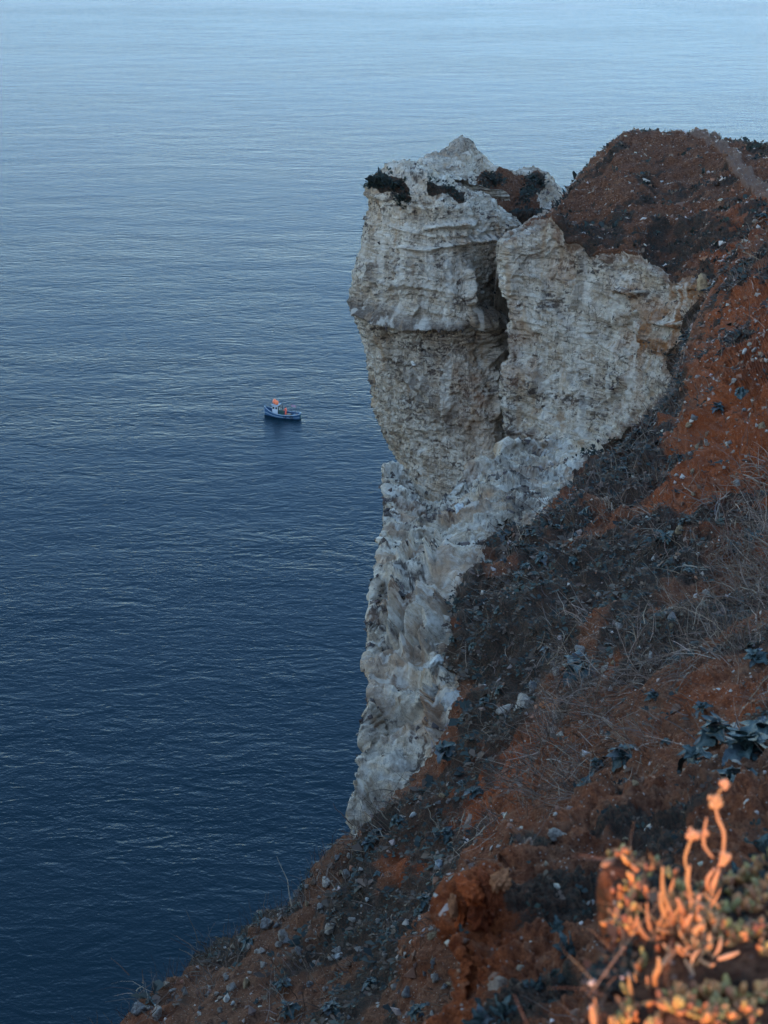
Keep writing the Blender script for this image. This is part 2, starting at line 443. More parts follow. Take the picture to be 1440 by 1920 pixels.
# --- front column of the headland
def trim_left(s, line, slack=3.0):
    """pulls back any boss that sticks out beyond the cliff's own outline"""
    qx, qy = pix(s.P)
    L = np.array(sorted(line, key=lambda q: q[1]), float); lim = np.interp(qy, L[:, 1], L[:, 0], left=-1e4, right=-1e4) - slack * (1.2 + 2.2 * fbm(s.P0, .45 if s.P0[:, 1].mean() > 60 else 1.1, 3, 8, .6))
    d = np.linalg.norm(s.P - np.array([0, 0, CAMZ]), axis=1)
    s.P[:, 0] += np.clip(lim - qx, 0, None) * d / FPX * .92
def build_column():
    Yb, Yc = 107, 105
    rows = [
        ([850, 830, 800, 800, 820, 850, 900, 930], [338, 334, 330, 330, 335, 345, 368, 390], [104, 104, 103, 103, 103, 103, 103, 103]),
        ([900, 800, 735, 762, 800, 855, 930, 972], [345, 322, 308, 303, 315, 345, 372, 428], [106, 105, 101, 98, 97, 97, 99, 102]),
        ([950, 760, 694, 735, 800, 865, 945, 985], [360, 350, 345, 348, 360, 382, 400, 440], [Yb, Yc, 99, 95.5, 94, 94.5, 97, 101]),
        ([960, 750, 689, 735, 800, 870, 950, 990], [410, 410, 405, 408, 415, 425, 430, 450], [Yb, Yc, 99, 95, 93.3, 94, 96.8, 100]),
        ([960, 740, 678, 730, 800, 868, 945, 990], [462, 462, 460, 462, 468, 475, 480, 490], [Yb, Yc, 99, 94.8, 93.2, 94, 97.4, 100]),
        ([960, 726, 663, 720, 800, 872, 930, 990], [515, 515, 515, 518, 522, 528, 530, 530], [Yb, Yc, 99, 94.5, 92.7, 93.2, 98.6, 100]),
        ([960, 726, 660, 720, 800, 892, 925, 990], [558, 558, 556, 562, 572, 572, 575, 575], [Yb, Yc, 99.2, 94.5, 93.0, 92.8, 99.3, 101]),
        ([960, 728, 665, 722, 800, 885, 930, 990], [592, 592, 585, 595, 608, 606, 610, 610], [Yb, Yc, 99.4, 94.9, 93.4, 93.5, 99.3, 101]),
        ([960, 735, 680, 735, 805, 880, 935, 990], [645, 645, 640, 642, 648, 650, 650, 650], [Yb, Yc, 99.5, 95.3, 93.8, 94.1, 98.2, 101]),
        ([960, 750, 690, 745, 815, 880, 935, 990], [705, 705, 702, 704, 705, 705, 705, 705], [Yb, Yc, 99.5, 95.5, 93.8, 93.2, 95, 100]),
        ([960, 760, 702, 755, 820, 880, 935, 990], [770, 770, 770, 770, 770, 770, 770, 770], [Yb, Yc, 99.5, 95.8, 94.2, 93.0, 93.5, 99]),
        ([960, 775, 722, 770, 830, 885, 935, 990], [830, 830, 830, 830, 830, 830, 830, 830], [Yb, Yc, 99.5, 96.2, 94.3, 93.0, 92.5, 98]),
        ([960, 790, 747, 785, 835, 890, 940, 990], [892, 892, 890, 890, 890, 890, 890, 890], [Yb, Yc, 99.5, 96.2, 94, 92.5, 92, 97]),
        ([960, 795, 750, 790, 840, 895, 945, 990], [960] * 8, [Yb, Yc, 99.5, 96.2, 94, 92.3, 91.5, 96]),
        ([960, 795, 745, 790, 840, 895, 945, 990], [1100] * 8, [Yb, Yc, 99.5, 96.2, 94, 92.3, 91.5, 96]),
    ]
    C = np.array([at(a, b, y) for a, b, y in rows])
    last = C[-1].copy(); last[:, 2] = -2; last[:, 0] = (last[:, 0] - last[:, 0].mean()) * 1.15 + last[:, 0].mean()
    C = np.concatenate([C, last[None]])
    s = Sheet(C, [12, 24, 31, 31, 31, 28, 24, 29, 32, 32, 30, 30, 22, 8, 4], [8, 26, 54, 66, 72, 54, 30])
    z, c1, c2 = chalk_relief(s, .85, 1.0, 3.0, 1.5)
    px, py = s.px, s.py
    vis = px < 1010
    carve(s, [(668, 574), (690, 580), (720, 590), (770, 604), (830, 606), (890, 602)], 9, 1.0)
    carve(s, [(785, 432), (830, 424), (900, 418)], 7, .7)
    carve(s, [(740, 463), (800, 470), (870, 452), (965, 442)], 6, .55)
    carve(s, [(868, 500), (880, 540), (888, 575)], 9, .8)
    k = carve(s, [(905, 600), (915, 640), (925, 665)], 26, 1.6, False)
    carve(s, [(920, 690), (926, 740), (928, 790)], 5, .5)
    carve(s, [(750, 700), (800, 735), (850, 780)], 16, .5)
    d = chalk_dirt(s, z, 2.0, 1.0, .50)
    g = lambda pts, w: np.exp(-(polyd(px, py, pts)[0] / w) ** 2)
    d = np.maximum(d, g([(665, 568), (700, 580), (730, 588)], 12) * .95)  # shade under the overhanging ledge, painted dark into the colour
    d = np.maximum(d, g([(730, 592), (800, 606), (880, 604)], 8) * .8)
    d = np.maximum(d, g([(915, 590), (925, 640)], 30) * .75 * ss(pn(s.P0, 1.5), -.3, .2))  # shade of the carved cave, painted dark and broken up by noise
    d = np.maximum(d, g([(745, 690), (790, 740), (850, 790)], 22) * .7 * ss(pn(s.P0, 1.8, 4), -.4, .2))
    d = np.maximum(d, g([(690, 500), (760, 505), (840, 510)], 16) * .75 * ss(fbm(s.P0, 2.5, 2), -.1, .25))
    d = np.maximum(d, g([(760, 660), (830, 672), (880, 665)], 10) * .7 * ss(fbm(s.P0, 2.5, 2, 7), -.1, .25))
    s.A['dirt_and_shade'] = np.clip(d, 0, 1)
    s.A['rust'] = .65 * g([(900, 715), (905, 750), (905, 790)], 16) * ss(pn(s.P0, .9), -.4, .3) + .3 * g([(860, 700), (900, 830)], 40)
    gr = ss(polyd(px, py, [(700, 330), (720, 345), (748, 350)])[0] + 10 * pn(s.P0, 1.0, 3), 22, 12)
    gr = np.maximum(gr, ss(polyd(px, py, [(750, 368), (758, 372)])[0] + 6 * pn(s.P0, 1.2, 3), 12, 6))
    gr = np.maximum(gr, ss(polyd(px, py, [(810, 348), (845, 355), (862, 368)])[0] + 8 * pn(s.P0, 1.2, 9), 14, 7))
    s.A['soil'] = gr; s.A['veg'] = gr; s.A['red'] = 0 * gr
    s.move(.10 * fbm(s.P0, 2.2, 3, 88, .65))
    trim_left(s, [(735, 307), (700, 326), (690, 345), (686, 380), (689, 410), (680, 450), (666, 490), (657, 535), (657, 570), (668, 610), (684, 650), (690, 700), (690, 730), (708, 780), (722, 830), (735, 870), (748, 890)])
    s.build('chalk_headland', M_FAR)
    return s

def build_back():
    px = [760, 795, 835, 868, 905, 950, 1000, 1038, 1070]
    cy = [330, 303, 282, 258, 296, 322, 316, 343, 395]
    my = [335, 320, 318, 325, 340, 348, 350, 370, 410]
    fy = [345, 345, 355, 372, 378, 388, 396, 400, 425]
    P1 = at(px, cy, [112, 113, 115, 116, 116, 117, 118, 117, 114])
    P2 = at(px, my, [108, 108, 109, 109, 110, 111, 112, 112, 110])
    P3 = at(px, fy, [104, 104, 104, 104, 104, 105, 106, 106, 106])
    P4 = at(px, [y + 40 for y in fy], [102, 102, 102, 102.5, 103, 103, 103, 104, 104])
    P0 = hidden(P1, 5, 4); Pm = hidden(P1, 7, 25)
    P5 = P4.copy(); P5[:, 2] -= 12
    P6 = P4.copy(); P6[:, 2] = -2
    C = np.array([Pm, P0, P1, P2, P3, P4, P5, P6])
    s = Sheet(C, [4, 10, 44, 44, 40, 14, 4], [26, 30, 30, 32, 34, 38, 34, 26])
    z, c1, c2 = chalk_relief(s, .75, 1.2, 8.0)
    carve(s, [(830, 355), (880, 350), (905, 352)], 4, .4)
    q = lambda pts: sd(s.px, s.py, pts)
    w = 6 * pn(s.P0, .7, 5) + 3 * pn(s.P0, 2.2, 5)
    gr = ss(q([(905, 322), (950, 318), (990, 330), (1000, 350), (1012, 385), (1040, 400), (1070, 420), (1060, 470), (940, 470), (900, 372), (885, 345)]) + w, -2, 3)
    gr = np.maximum(gr, ss(q([(1000, 318), (1018, 330), (1024, 350), (1000, 360), (985, 345), (990, 325)]) + w, -2, 3))
    vg = ss(q([(955, 390), (1020, 396), (1075, 410), (1060, 470), (950, 470)]) + w * .6, -2, 3)
    vg = np.maximum(vg, .9 * ss(q([(905, 325), (935, 322), (945, 340), (925, 350), (900, 350), (890, 345)]) + w, -2, 2))
    vg = np.maximum(vg, .9 * ss(q([(985, 318), (1018, 330), (1026, 352), (1005, 368), (980, 384), (972, 370), (985, 350)]) + w, -2, 2))
    vg = np.maximum(vg, .9 * ss(q([(800, 338), (850, 345), (865, 362), (830, 372), (795, 350)]) + w, -2, 2))
    gr = np.maximum(gr, vg)
    s.A['soil'] = gr; s.A['veg'] = vg; s.A['red'] = .1 + 0 * gr
    s.A['dirt_and_shade'] = np.maximum(chalk_dirt(s, z, 12.0, 1.3, .46), .5 * ss(s.py, 310, 280))
    s.A['rust'] = 0 * gr
    s.move(.16 * fbm(s.P0, 1.8, 4, 88, .65)); s.build('chalk_peak', M_FAR)
    return s

BORDER_C = [(938, 440), (970, 436), (985, 425), (1005, 412), (1030, 404), (1050, 436), (1072, 452), (1092, 458), (1108, 484), (1150, 470), (1200, 478), (1235, 500), (1262, 524), (1318, 518), (1340, 540)]
def build_hill():
    R = []
    px = [985, 944, 985, 1032, 1058, 1100, 1160, 1240, 1330, 1440, 1620, 1850]
    Yc = [95, 90, 92, 94, 97, 101, 104, 106, 104, 100, 92, 82]
    cy = [455, 452, 434, 402, 376, 326, 260, 247, 258, 274, 300, 330]
    crest = at(px, cy, Yc)
    R += [hidden(crest, 12, 30), hidden(crest, 6, 5), crest]
    bpx = [985, 940, 985, 1034, 1085, 1140, 1200, 1262, 1335, 1440, 1620, 1850]
    by = [470, 460, 442, 415, 452, 472, 480, 522, 530, 520, 500, 480]
    Yb = [94, 88.6, 87.6, 87, 86, 84.5, 82.5, 79.5, 74, 66, 55, 45]
    border = at(bpx, by, Yb)
    for t in (.33, .66):
        yy = np.array(cy) * (1 - t) + np.array(by) * t
        pp = np.array(px) * (1 - t) + np.array(bpx) * t
        YY = np.array(Yc) * (1 - t) + np.array(Yb) * t + np.array([0, 0, 0, -.5, -1, -1.5, -2, -2, -2, -2, -2, -2])
        R.append(at(pp, yy, YY))
    R.append(border)
    for (l, y0, y1, dY) in ((940, 500, 560, -.2), (948, 560, 620, -.4), (948, 630, 690, -.6), (936, 700, 750, -.9), (932, 760, 810, -1.2), (936, 820, 860, -1.6), (940, 900, 930, -2.2)):
        p = list(bpx); p[0] = l + 45; p[1] = l; p[2] = max(l + 42, 982)
        y = np.linspace(y0, y1, 12)
        R.append(at(p, y, np.array(Yb) + dY * np.array([1, 1, 1.4, 2, 2.6, 3, 3.4, 3.8, 4, 4, 4, 4])))
    low = R[-1].copy(); low[:, 2] -= 20; low[:, 1] -= 1; R.append(low)
    low2 = low.copy(); low2[:, 2] = -2; low2[:, 1] -= 2; R.append(low2)
    s = Sheet(np.array(R), [3, 6, 38, 40, 42, 36, 38, 42, 42, 40, 32, 14, 5, 3], [16, 36, 40, 40, 40, 43, 45, 47, 44, 22, 6])
    px, py = s.px, s.py
    w = 9 * pn(s.P0, .55, 15) + 5 * pn(s.P0, 1.8, 5)
    d, _ = polyd(px, py, BORDER_C)
    above = inside(px, py, BORDER_C + [(1345, 545), (1320, 560), (1290, 610), (1255, 680), (1275, 725), (1240, 775), (1130, 835), (1130, 1000), (2600, 1000), (2600, -300), (900, -300)])
    sgn = np.where(above, d, -d)
    d2, _ = polyd(px, py, [(1345, 540), (1322, 560), (1292, 610), (1262, 680), (1275, 725), (1240, 775), (1130, 835)])
    sgn = np.where(above, np.minimum(d, d2), -np.minimum(d, d2))
    soil = ss(sgn + w, -2.5, 2.5)
    z = 0
    P0 = s.P0
    # chalk face relief only where chalk shows
    keep = s.P.copy()
    z, c1, c2 = chalk_relief(s, 1.05, 1.0, 21.0, .9, (.10, .03))
    carve(s, [(1088, 528), (1082, 560), (1070, 580)], 5, .6)
    carve(s, [(1000, 690), (1008, 720), (1000, 745)], 5, .6)
    carve(s, [(992, 800), (994, 830)], 5, .6); carve(s, [(955, 800), (948, 830)], 5, .6)
    carve(s, [(1150, 545), (1190, 550), (1212, 548)], 6, .8)
    carve(s, [(1160, 592), (1185, 590), (1200, 580)], 5, .5)
    carve(s, [(1230, 600), (1270, 612), (1300, 605)], 6, .6)
    carve(s, [(1100, 780), (1150, 740), (1190, 700)], 7, .4)
    disp = s.P - keep
    s.P = keep + disp * (1 - .93 * soil)[:, None]
    s.move(soil * (.35 * fbm(P0, .18, 3, 2) + .26 * fbm(P0, .9, 4, 6, .62)))
    s.move(soil * .10 * np.clip(fbm(P0, 3.5, 2, 9), 0, 1))
    s.move(-.25 * soil * ss(sgn, 8, 0))
    path = polyd(px, py, [(1300, 255), (1340, 268), (1370, 290), (1385, 320), (1415, 352), (1450, 372), (1500, 380)])
    pw = 6 + 12 * np.clip(path[1] * 2.5, 0, 1)
    pk = soil * ss(path[0] + 6 * pn(P0, .8, 3), pw, pw * .6)
    s.move(-.3 * pk)
    g = lambda pts, w_: np.exp(-(polyd(px, py, pts)[0] / w_) ** 2)
    vg = ss(fbm(P0, .30, 4, 33, .6) * 1.1 + .5 * g([(1090, 460), (1180, 430), (1300, 470), (1400, 430)], 60) - .15 * ss(py, 420, 300) + .35 * g([(1330, 255), (1440, 280)], 12)
            + .3 * g([(1240, 500), (1290, 505)], 25) + .25 * g([(1320, 300), (1370, 340)], 18), .0, .38)
    vg = np.clip(vg - .45 * ss(fbm(P0, .9, 3, 55), .0, .4), 0, 1)
    vg = np.maximum(vg, .9 * g([(1300, 560), (1275, 640), (1270, 700), (1200, 790), (1140, 830)], 26))
    s.A['soil'] = soil; s.A['wash'] = ss(sgn + 1.5 * w, -26, 0) * (1 - soil)
    s.A['veg'] = np.clip(vg * (1 - pk), 0, 1) * .92
    s.A['red'] = np.clip(.12 + .25 * pk + .55 * g([(1350, 480), (1440, 400), (1440, 600)], 60), 0, 1)
    s.A['path'] = pk
    s.A['dirt_and_shade'] = chalk_dirt(s, z, 22.0, 1.1, .47)
    s.A['rust'] = np.clip(g([(1240, 640), (1290, 590), (1310, 545)], 40) * 1.6 * ss(fbm(P0, .7, 2), -.5, .2) + .5 * g([(1180, 560), (1230, 600)], 40) * ss(fbm(P0, .6, 2, 4), -.2, .4)
                          + .35 * ss(fbm(P0, .3, 3, 50), .15, .5), 0, 1)
    s.build('hill', M_FAR)
    return s

# --- near slope
F_CTRL = [(225, 1905, 15.5), (400, 1790, 17), (530, 1700, 17.5), (645, 1598, 17.5), (760, 1497, 17.5), (850, 1385, 18), (868, 1200, 23), (915, 1050, 29),
          (1000, 995, 31), (1080, 900, 37), (1150, 850, 42), (1262, 745, 55), (1290, 640, 64), (1345, 515, 69), (1420, 400, 78), (1520, 330, 86),
          (700, 1900, 11), (500, 1830, 14), (900, 1800, 8.5), (850, 1600, 13), (1000, 1500, 12), (1090, 1270, 14.5), (1300, 1500, 7), (1380, 1440, 7.2),
          (1440, 1600, 5.4), (1100, 1700, 7), (1440, 1200, 11), (1200, 1200, 14), (1250, 1000, 22), (1440, 1000, 19), (1100, 1050, 23), (1390, 740, 34),
          (1440, 850, 26), (1300, 850, 32), (1440, 600, 49), (1440, 500, 60), (1700, 500, 45), (1700, 800, 22), (1700, 1200, 9), (1700, 1600, 4),
          (1000, 1920, 6.5), (1700, 2150, 3.2), (1000, 2150, 5), (130, 2010, 14), (500, 2100, 9)]
FY = rbf(F_CTRL, 2e-3)
F_LIMB = [(130, 2010), (228, 1905), (400, 1792), (530, 1702), (645, 1598), (760, 1497), (850, 1388), (868, 1290), (862, 1200), (885, 1110), (925, 1035), (1000, 995), (1075, 915), (1150, 855), (1215, 790), (1264, 740),
          (1272, 690), (1300, 610), (1350, 520), (1425, 410), (1520, 330)]
F_RY = [2150, 2050, 1960, 1880, 1800, 1720, 1640, 1560, 1480, 1400, 1310, 1220, 1130, 1040, 960, 880, 800, 710, 610, 490, 380]
def build_slope():
    R = []
    for (lx, ly), ry in zip(F_LIMB, F_RY):
        t = np.array([0, .035, .09, .18, .3, .44, .6, .78, 1.0])
        px = lx + (1650 - lx) * t; py = ly + (ry - ly) * t
        P = at(px, py, FY(px, py))
        L = P[0]; sz = L[1] / 18.
        h1 = L + np.array([-.2, .8, -1.2]) * sz
        H = [L + np.array([-.3, .8 + .3 * k, 0]) * sz + np.array([0, 0, -(L[2] + 3) * f_]) for k, f_ in ((4, 1.0), (3, .5), (2, .24), (1, .11), (.5, .05))]
        R.append(np.concatenate([H, [h1], P]))
    C = np.array(R)
    s = Sheet(C, [6, 20, 28, 28, 30, 30, 30, 31, 31, 31, 31, 31, 31, 31, 31, 30, 30, 30, 28, 22], [2, 2, 2, 3, 4, 12, 18, 33, 50, 58, 62, 64, 50, 18])
    P0 = s.P0; px, py = s.px, s.py
    dist = np.clip(P0[:, 1], 4, 90); sc_ = np.clip(dist / 18, .35, 3)   # relief grows with the distance it is seen from
    big = .30 * fbm(P0, .35, 3, 41) * np.clip(dist / 20, .3, 1.6)
    s.move(big)
    s.move(.16 * fbm(P0, 1.1, 4, 44, .6) * np.clip(dist / 15, .5, 2))
    d1, d2, idv = vor(P0, 2.4, 9)
    s.move(.07 * (idv - .4) * ss(d2 - d1, 0, .3))
    s.move(.05 * fbm(P0, 6, 3, 48, .6)); s.move(.015 * fbm(P0, 25, 2, 49) * (dist < 20))
    g = lambda pts, w_: np.exp(-(polyd(px, py, pts)[0] / w_) ** 2)
    red = .35 - .4 * g([(400, 1850), (600, 1720), (640, 1880)], 110) + .25 * fbm(P0, .12, 2, 60) + .75 * g([(1440, 620), (1420, 760), (1400, 850), (1440, 950)], 85) + .4 * g([(1250, 930), (1330, 860)], 50) \
        + .35 * g([(1050, 1150), (1150, 1120)], 30) + .55 * g([(870, 1480), (950, 1430), (760, 1600)], 50) + .3 * g([(1300, 1300), (1440, 1310)], 35)
    s.A['red'] = np.clip(red, 0, 1)
    vg = fbm(P0 * np.array([1, .6, 1]), .34, 4, 70, .62) * 1.0 + .10
    vg = vg + .6 * g([(1150, 850), (1110, 950), (1040, 1060), (930, 1150), (900, 1250)], 60) + .35 * g([(1180, 900), (1150, 1050), (1050, 1200)], 60)
    vg = vg + .5 * g([(1300, 640), (1270, 720), (1190, 820)], 28) + .3 * g([(900, 1120), (1000, 1180)], 50)
    vg = vg + .45 * g([(300, 1880), (400, 1800), (645, 1610), (740, 1530)], 38) + .3 * g([(500, 1880), (640, 1760), (760, 1800)], 90)
    vg = vg - .75 * g([(1440, 620), (1420, 760), (1400, 850), (1340, 900)], 70) - .5 * g([(1330, 1330), (1440, 1300)], 30) - .7 * g([(740, 1620), (850, 1520), (960, 1400)], 42)
    s.A['veg'] = ss(vg, .02, .42)
    s.A['soil'] = np.ones(len(P0))
    s.A['dirt_and_shade'] = 0 * px; s.A['rust'] = 0 * px
    trim_left(s, [(1520, 330), (1425, 410), (1350, 520), (1302, 610), (1276, 690), (1266, 740), (1215, 790), (1150, 855)], 2.0)
    s.build('slope', M_NEAR)
    return s

def build_near_cliff():
    E_C = [(722, 903, 40), (712, 1035, 32), (699, 1115, 28.8), (690, 1200, 26), (693, 1270, 23.6), (684, 1340, 21.6), (681, 1400, 20.3), (662, 1450, 19.6), (655, 1520, 18.9), (646, 1600, 18.4),
           (775, 935, 39.3), (805, 965, 38.6), (850, 942, 39.4), (880, 905, 40.5), (935, 880, 41.5), (960, 855, 43), (1050, 842, 43.5), (1120, 846, 44),
           (1080, 900, 38.2), (1000, 990, 32), (925, 1035, 30), (885, 1110, 26.6), (862, 1200, 23.9), (868, 1290, 20.8), (850, 1388, 18.7), (760, 1497, 18.2), (700, 1550, 18.1),
           (1150, 870, 41.5), (800, 1100, 28.1), (780, 1200, 25.0), (780, 1300, 21.9), (760, 1400, 19.7), (850, 1020, 32), (910, 970, 34.5), (980, 920, 37.5)]
    EY = rbf(E_C, 1e-3)
    rows = [
        ([722, 745, 775, 805, 850, 880, 935, 960, 1050, 1130], [903, 896, 935, 966, 943, 906, 880, 854, 843, 848]),
        ([724, 750, 785, 820, 860, 895, 940, 980, 1050, 1150], [950, 960, 985, 1002, 985, 960, 935, 915, 900, 875]),
        ([711, 735, 765, 795, 825, 855, 885, 920, 975, 1060], [1035, 1042, 1048, 1050, 1040, 1028, 1015, 1000, 975, 935]),
        ([699, 722, 748, 775, 800, 825, 850, 882, 930, 1010], [1115, 1118, 1120, 1120, 1115, 1108, 1100, 1085, 1060, 1010]),
        ([690, 714, 738, 762, 786, 810, 835, 866, 900, 960], [1200, 1200, 1200, 1200, 1200, 1200, 1198, 1192, 1170, 1130]),
        ([693, 715, 735, 757, 780, 802, 825, 855, 900, 950], [1270, 1270, 1270, 1270, 1270, 1270, 1270, 1265, 1255, 1230]),
        ([684, 708, 732, 756, 780, 805, 832, 865, 905, 950], [1340] * 10),
        ([681, 702, 723, 745, 768, 790, 815, 850, 885, 920], [1400] * 10),
        ([662, 684, 706, 728, 750, 772, 795, 820, 850, 890], [1450] * 10),
        ([655, 668, 682, 697, 712, 728, 745, 765, 795, 830], [1520] * 10),
        ([646, 656, 666, 678, 690, 704, 718, 735, 760, 800], [1600] * 10),
    ]
    R = []
    for k, (a, b) in enumerate(rows):
        Y = EY(np.array(a, float), np.array(b, float))
        FYv = FY(np.array(a, float), np.array(b, float))
        Y[-1] = max(Y[-1], FYv[-1] + .9); Y[-2] = max(Y[-2], FYv[-2] + .35)
        P = at(a, b, Y)
        L = P[0]
        R.append(np.concatenate([[L + np.array([2.5, 5, -4]), L + np.array([.35, 1.2, -.5])], P]))
    C = np.array(R)
    top1 = hidden(C[0], 1.2, .6); top0 = hidden(C[0], 3, 8)
    lows = []
    for dz in (1.2, 3.2, 8, 20, None):
        l = C[-1].copy(); l[:, 2] = -2 if dz is None else l[:, 2] - dz; l[:, 1] += .3; lows.append(l)
    C = np.concatenate([[top0, top1], C, lows])
    s = Sheet(C, [4, 10, 40, 48, 46, 46, 42, 42, 38, 32, 38, 38, 6, 3, 3, 2, 2], [4, 10, 31, 34, 34, 34, 34, 34, 36, 38, 26])
    P0 = s.P0; px, py = s.px, s.py
    f = 2.1
    z, c1, c2 = chalk_relief(s, .30, f, 33.0, .8)
    # rounded buttresses with gullies between them
    W = P0 + np.stack([fbm(P0, .8, 2, 60 + k) for k in range(3)], 1) * .5
    d1, d2, idv = vor(W * np.array([1, 1, .5]), .62, 6.6)
    s.move(.20 * (idv - .5) * ss(d2 - d1, 0, .30) - .05 * (1 - ss(d2 - d1, 0, .08)))
    s.move(.36 * fbm(P0 * np.array([1, 1, .6]), .5, 2, 77))
    s.move(.045 * fbm(P0, 3.4, 3, 78, .65)); s.move(-.12 * ss(fbm(P0, 1.5, 3, 79, .6), .10, .4))
    b1, b2, idb = vor(W * np.array([1, 1, .7]), 2.6, 16.6)
    s.move(.11 * (idb - .5) * ss(b2 - b1, 0, .12))
    carve(s, [(772, 1020), (768, 1070), (752, 1090)], 9, .5)
    carve(s, [(830, 1010), (815, 1060), (818, 1090)], 5, .3)
    carve(s, [(700, 1085), (760, 1095), (830, 1075), (870, 1060)], 9, .35)
    carve(s, [(752, 1090), (745, 1160), (735, 1210)], 10, .45)
    carve(s, [(800, 1110), (775, 1180), (765, 1250)], 9, .4)
    carve(s, [(840, 1130), (815, 1190), (800, 1240)], 9, .4)
    carve(s, [(730, 1260), (790, 1270), (850, 1265)], 9, .35)
    carve(s, [(800, 1290), (815, 1350), (820, 1410)], 8, .35)
    carve(s, [(672, 1455), (690, 1490), (685, 1530)], 4, .3)
    carve(s, [(702, 1440), (700, 1500), (702, 1560)], 3, .2)
    g = lambda pts, w_: np.exp(-(polyd(px, py, pts)[0] / w_) ** 2)
    d = chalk_dirt(s, z, 5.0, f * .9, .50)
    d = np.maximum(d, .85 * g([(960, 900), (1000, 930), (950, 960)], 36) * ss(fbm(P0, 2.2, 3, 1), -.25, .25))
    d = np.maximum(d, .9 * g([(840, 1140), (830, 1150)], 14)); d = np.maximum(d, .6 * g([(720, 1110), (760, 1230), (740, 1290)], 16) * ss(fbm(P0, 2, 2, 2), -.2, .3))
    s.A['dirt_and_shade'] = np.clip(d, 0, 1)
    w = 10 * pn(P0, .9, 15) + 6 * pn(P0, 3.0, 5)
    S = [(1140, 845), (1075, 890), (1060, 960), (980, 1000), (930, 1008), (912, 1050), (878, 1090), (892, 1130), (868, 1195), (835, 1225), (850, 1262), (893, 1278), (890, 1330), (862, 1358), (850, 1385), (815, 1452), (760, 1490), (700, 1542), (640, 1600), (640, 2200), (2400, 2200), (2400, 845)]
    soil = ss(sd(px, py, S) + w, -2, 4)
    s.A['soil'] = soil; s.A['veg'] = soil * ss(fbm(P0, .9, 3, 3), -.1, .3); s.A['red'] = .3 + 0 * px
    s.A['wash'] = .8 * ss(sd(px, py, S) + 1.5 * w, -26, 0) * (1 - soil)
    trim_left(s, [(722, 900), (725, 950), (712, 1030), (699, 1110), (690, 1200), (694, 1270), (700, 1320), (684, 1345), (681, 1400), (664, 1440), (657, 1500), (650, 1560), (645, 1640)], 5.0)
    s.A['rust'] = np.clip(.45 * ss(fbm(P0, .5, 3, 8), .1, .5) + .5 * g([(820, 1290), (815, 1420), (800, 1330)], 14), 0, 1)
    s.build('near_cliff', M_MID)
    return s

G_CTRL = [(780, 2050, 3.6), (830, 1900, 4.1), (862, 1800, 4.3), (845, 1700, 4.7), (905, 1640, 4.9), (1000, 1600, 5.3), (1085, 1560, 5.8), (1200, 1500, 6.4), (1350, 1440, 7.0), (1600, 1400, 6.2),
          (950, 1750, 4.35), (1000, 1900, 3.7), (1150, 1700, 4.6), (1300, 1600, 4.9), (1440, 1550, 4.8), (1440, 1800, 3.3), (1200, 1850, 3.5), (1000, 2100, 3), (1500, 2100, 2.4), (1700, 1600, 4.2)]
GY = rbf(G_CTRL, 1e-3)
def build_mound():
    L = [(780, 2050), (828, 1900), (868, 1800), (846, 1700), (905, 1642), (1000, 1602), (1085, 1562), (1200, 1505), (1350, 1445), (1600, 1405)]
    I = [(1000, 2150), (1050, 2130), (1100, 2120), (1150, 2100), (1200, 2100), (1260, 2100), (1330, 2100), (1400, 2100), (1520, 2100), (1750, 2100)]
    R = []
    for (a, b), (c, d) in zip(L, I):
        t = np.array([0, .04, .12, .25, .45, .7, 1.0])
        px = a + (c - a) * t; py = b + (d - b) * t
        P = at(px, py, GY(px, py)); q = P[0]
        away = np.array([.16 if a < 950 else 0., .35, -.36])
        R.append(np.concatenate([[q + away * 5 + np.array([.4, 0, -3]), q + away * 2.2, q + away * .6], P]))
    s = Sheet(np.array(R), [24, 44, 46, 46, 46, 44, 50, 56, 50], [3, 6, 12, 18, 28, 40, 52, 40, 16], flip=True)
    P0 = s.P0; px, py = s.px, s.py
    s.move(.10 * fbm(P0, 1.4, 3, 91)); s.move(.07 * fbm(P0, 4.5, 4, 94, .6)); s.move(.03 * fbm(P0, 16, 3, 97, .6))
    d1, d2, idv = vor(P0, 7, 2)
    s.move(.035 * (idv - .4) * ss(d2 - d1, 0, .3))
    g = lambda pts, w_: np.exp(-(polyd(px, py, pts)[0] / w_) ** 2)
    s.A['red'] = np.clip(.35 + .5 * g([(880, 1680), (870, 1760)], 60) + .45 * g([(870, 1850), (860, 1950)], 50) + .2 * fbm(P0, .8, 2), 0, 1)
    s.A['veg'] = ss(fbm(P0, 1.6, 4, 13, .6) + .3 * g([(1040, 1800), (1120, 1700), (1180, 1550)], 40) - .4 * g([(880, 1680), (870, 1760)], 60), .05, .45)
    s.A['soil'] = np.ones(len(P0)); s.A['dirt_and_shade'] = 0 * px; s.A['rust'] = 0 * px
    s.build('near_mound', M_NEAR)
    return s

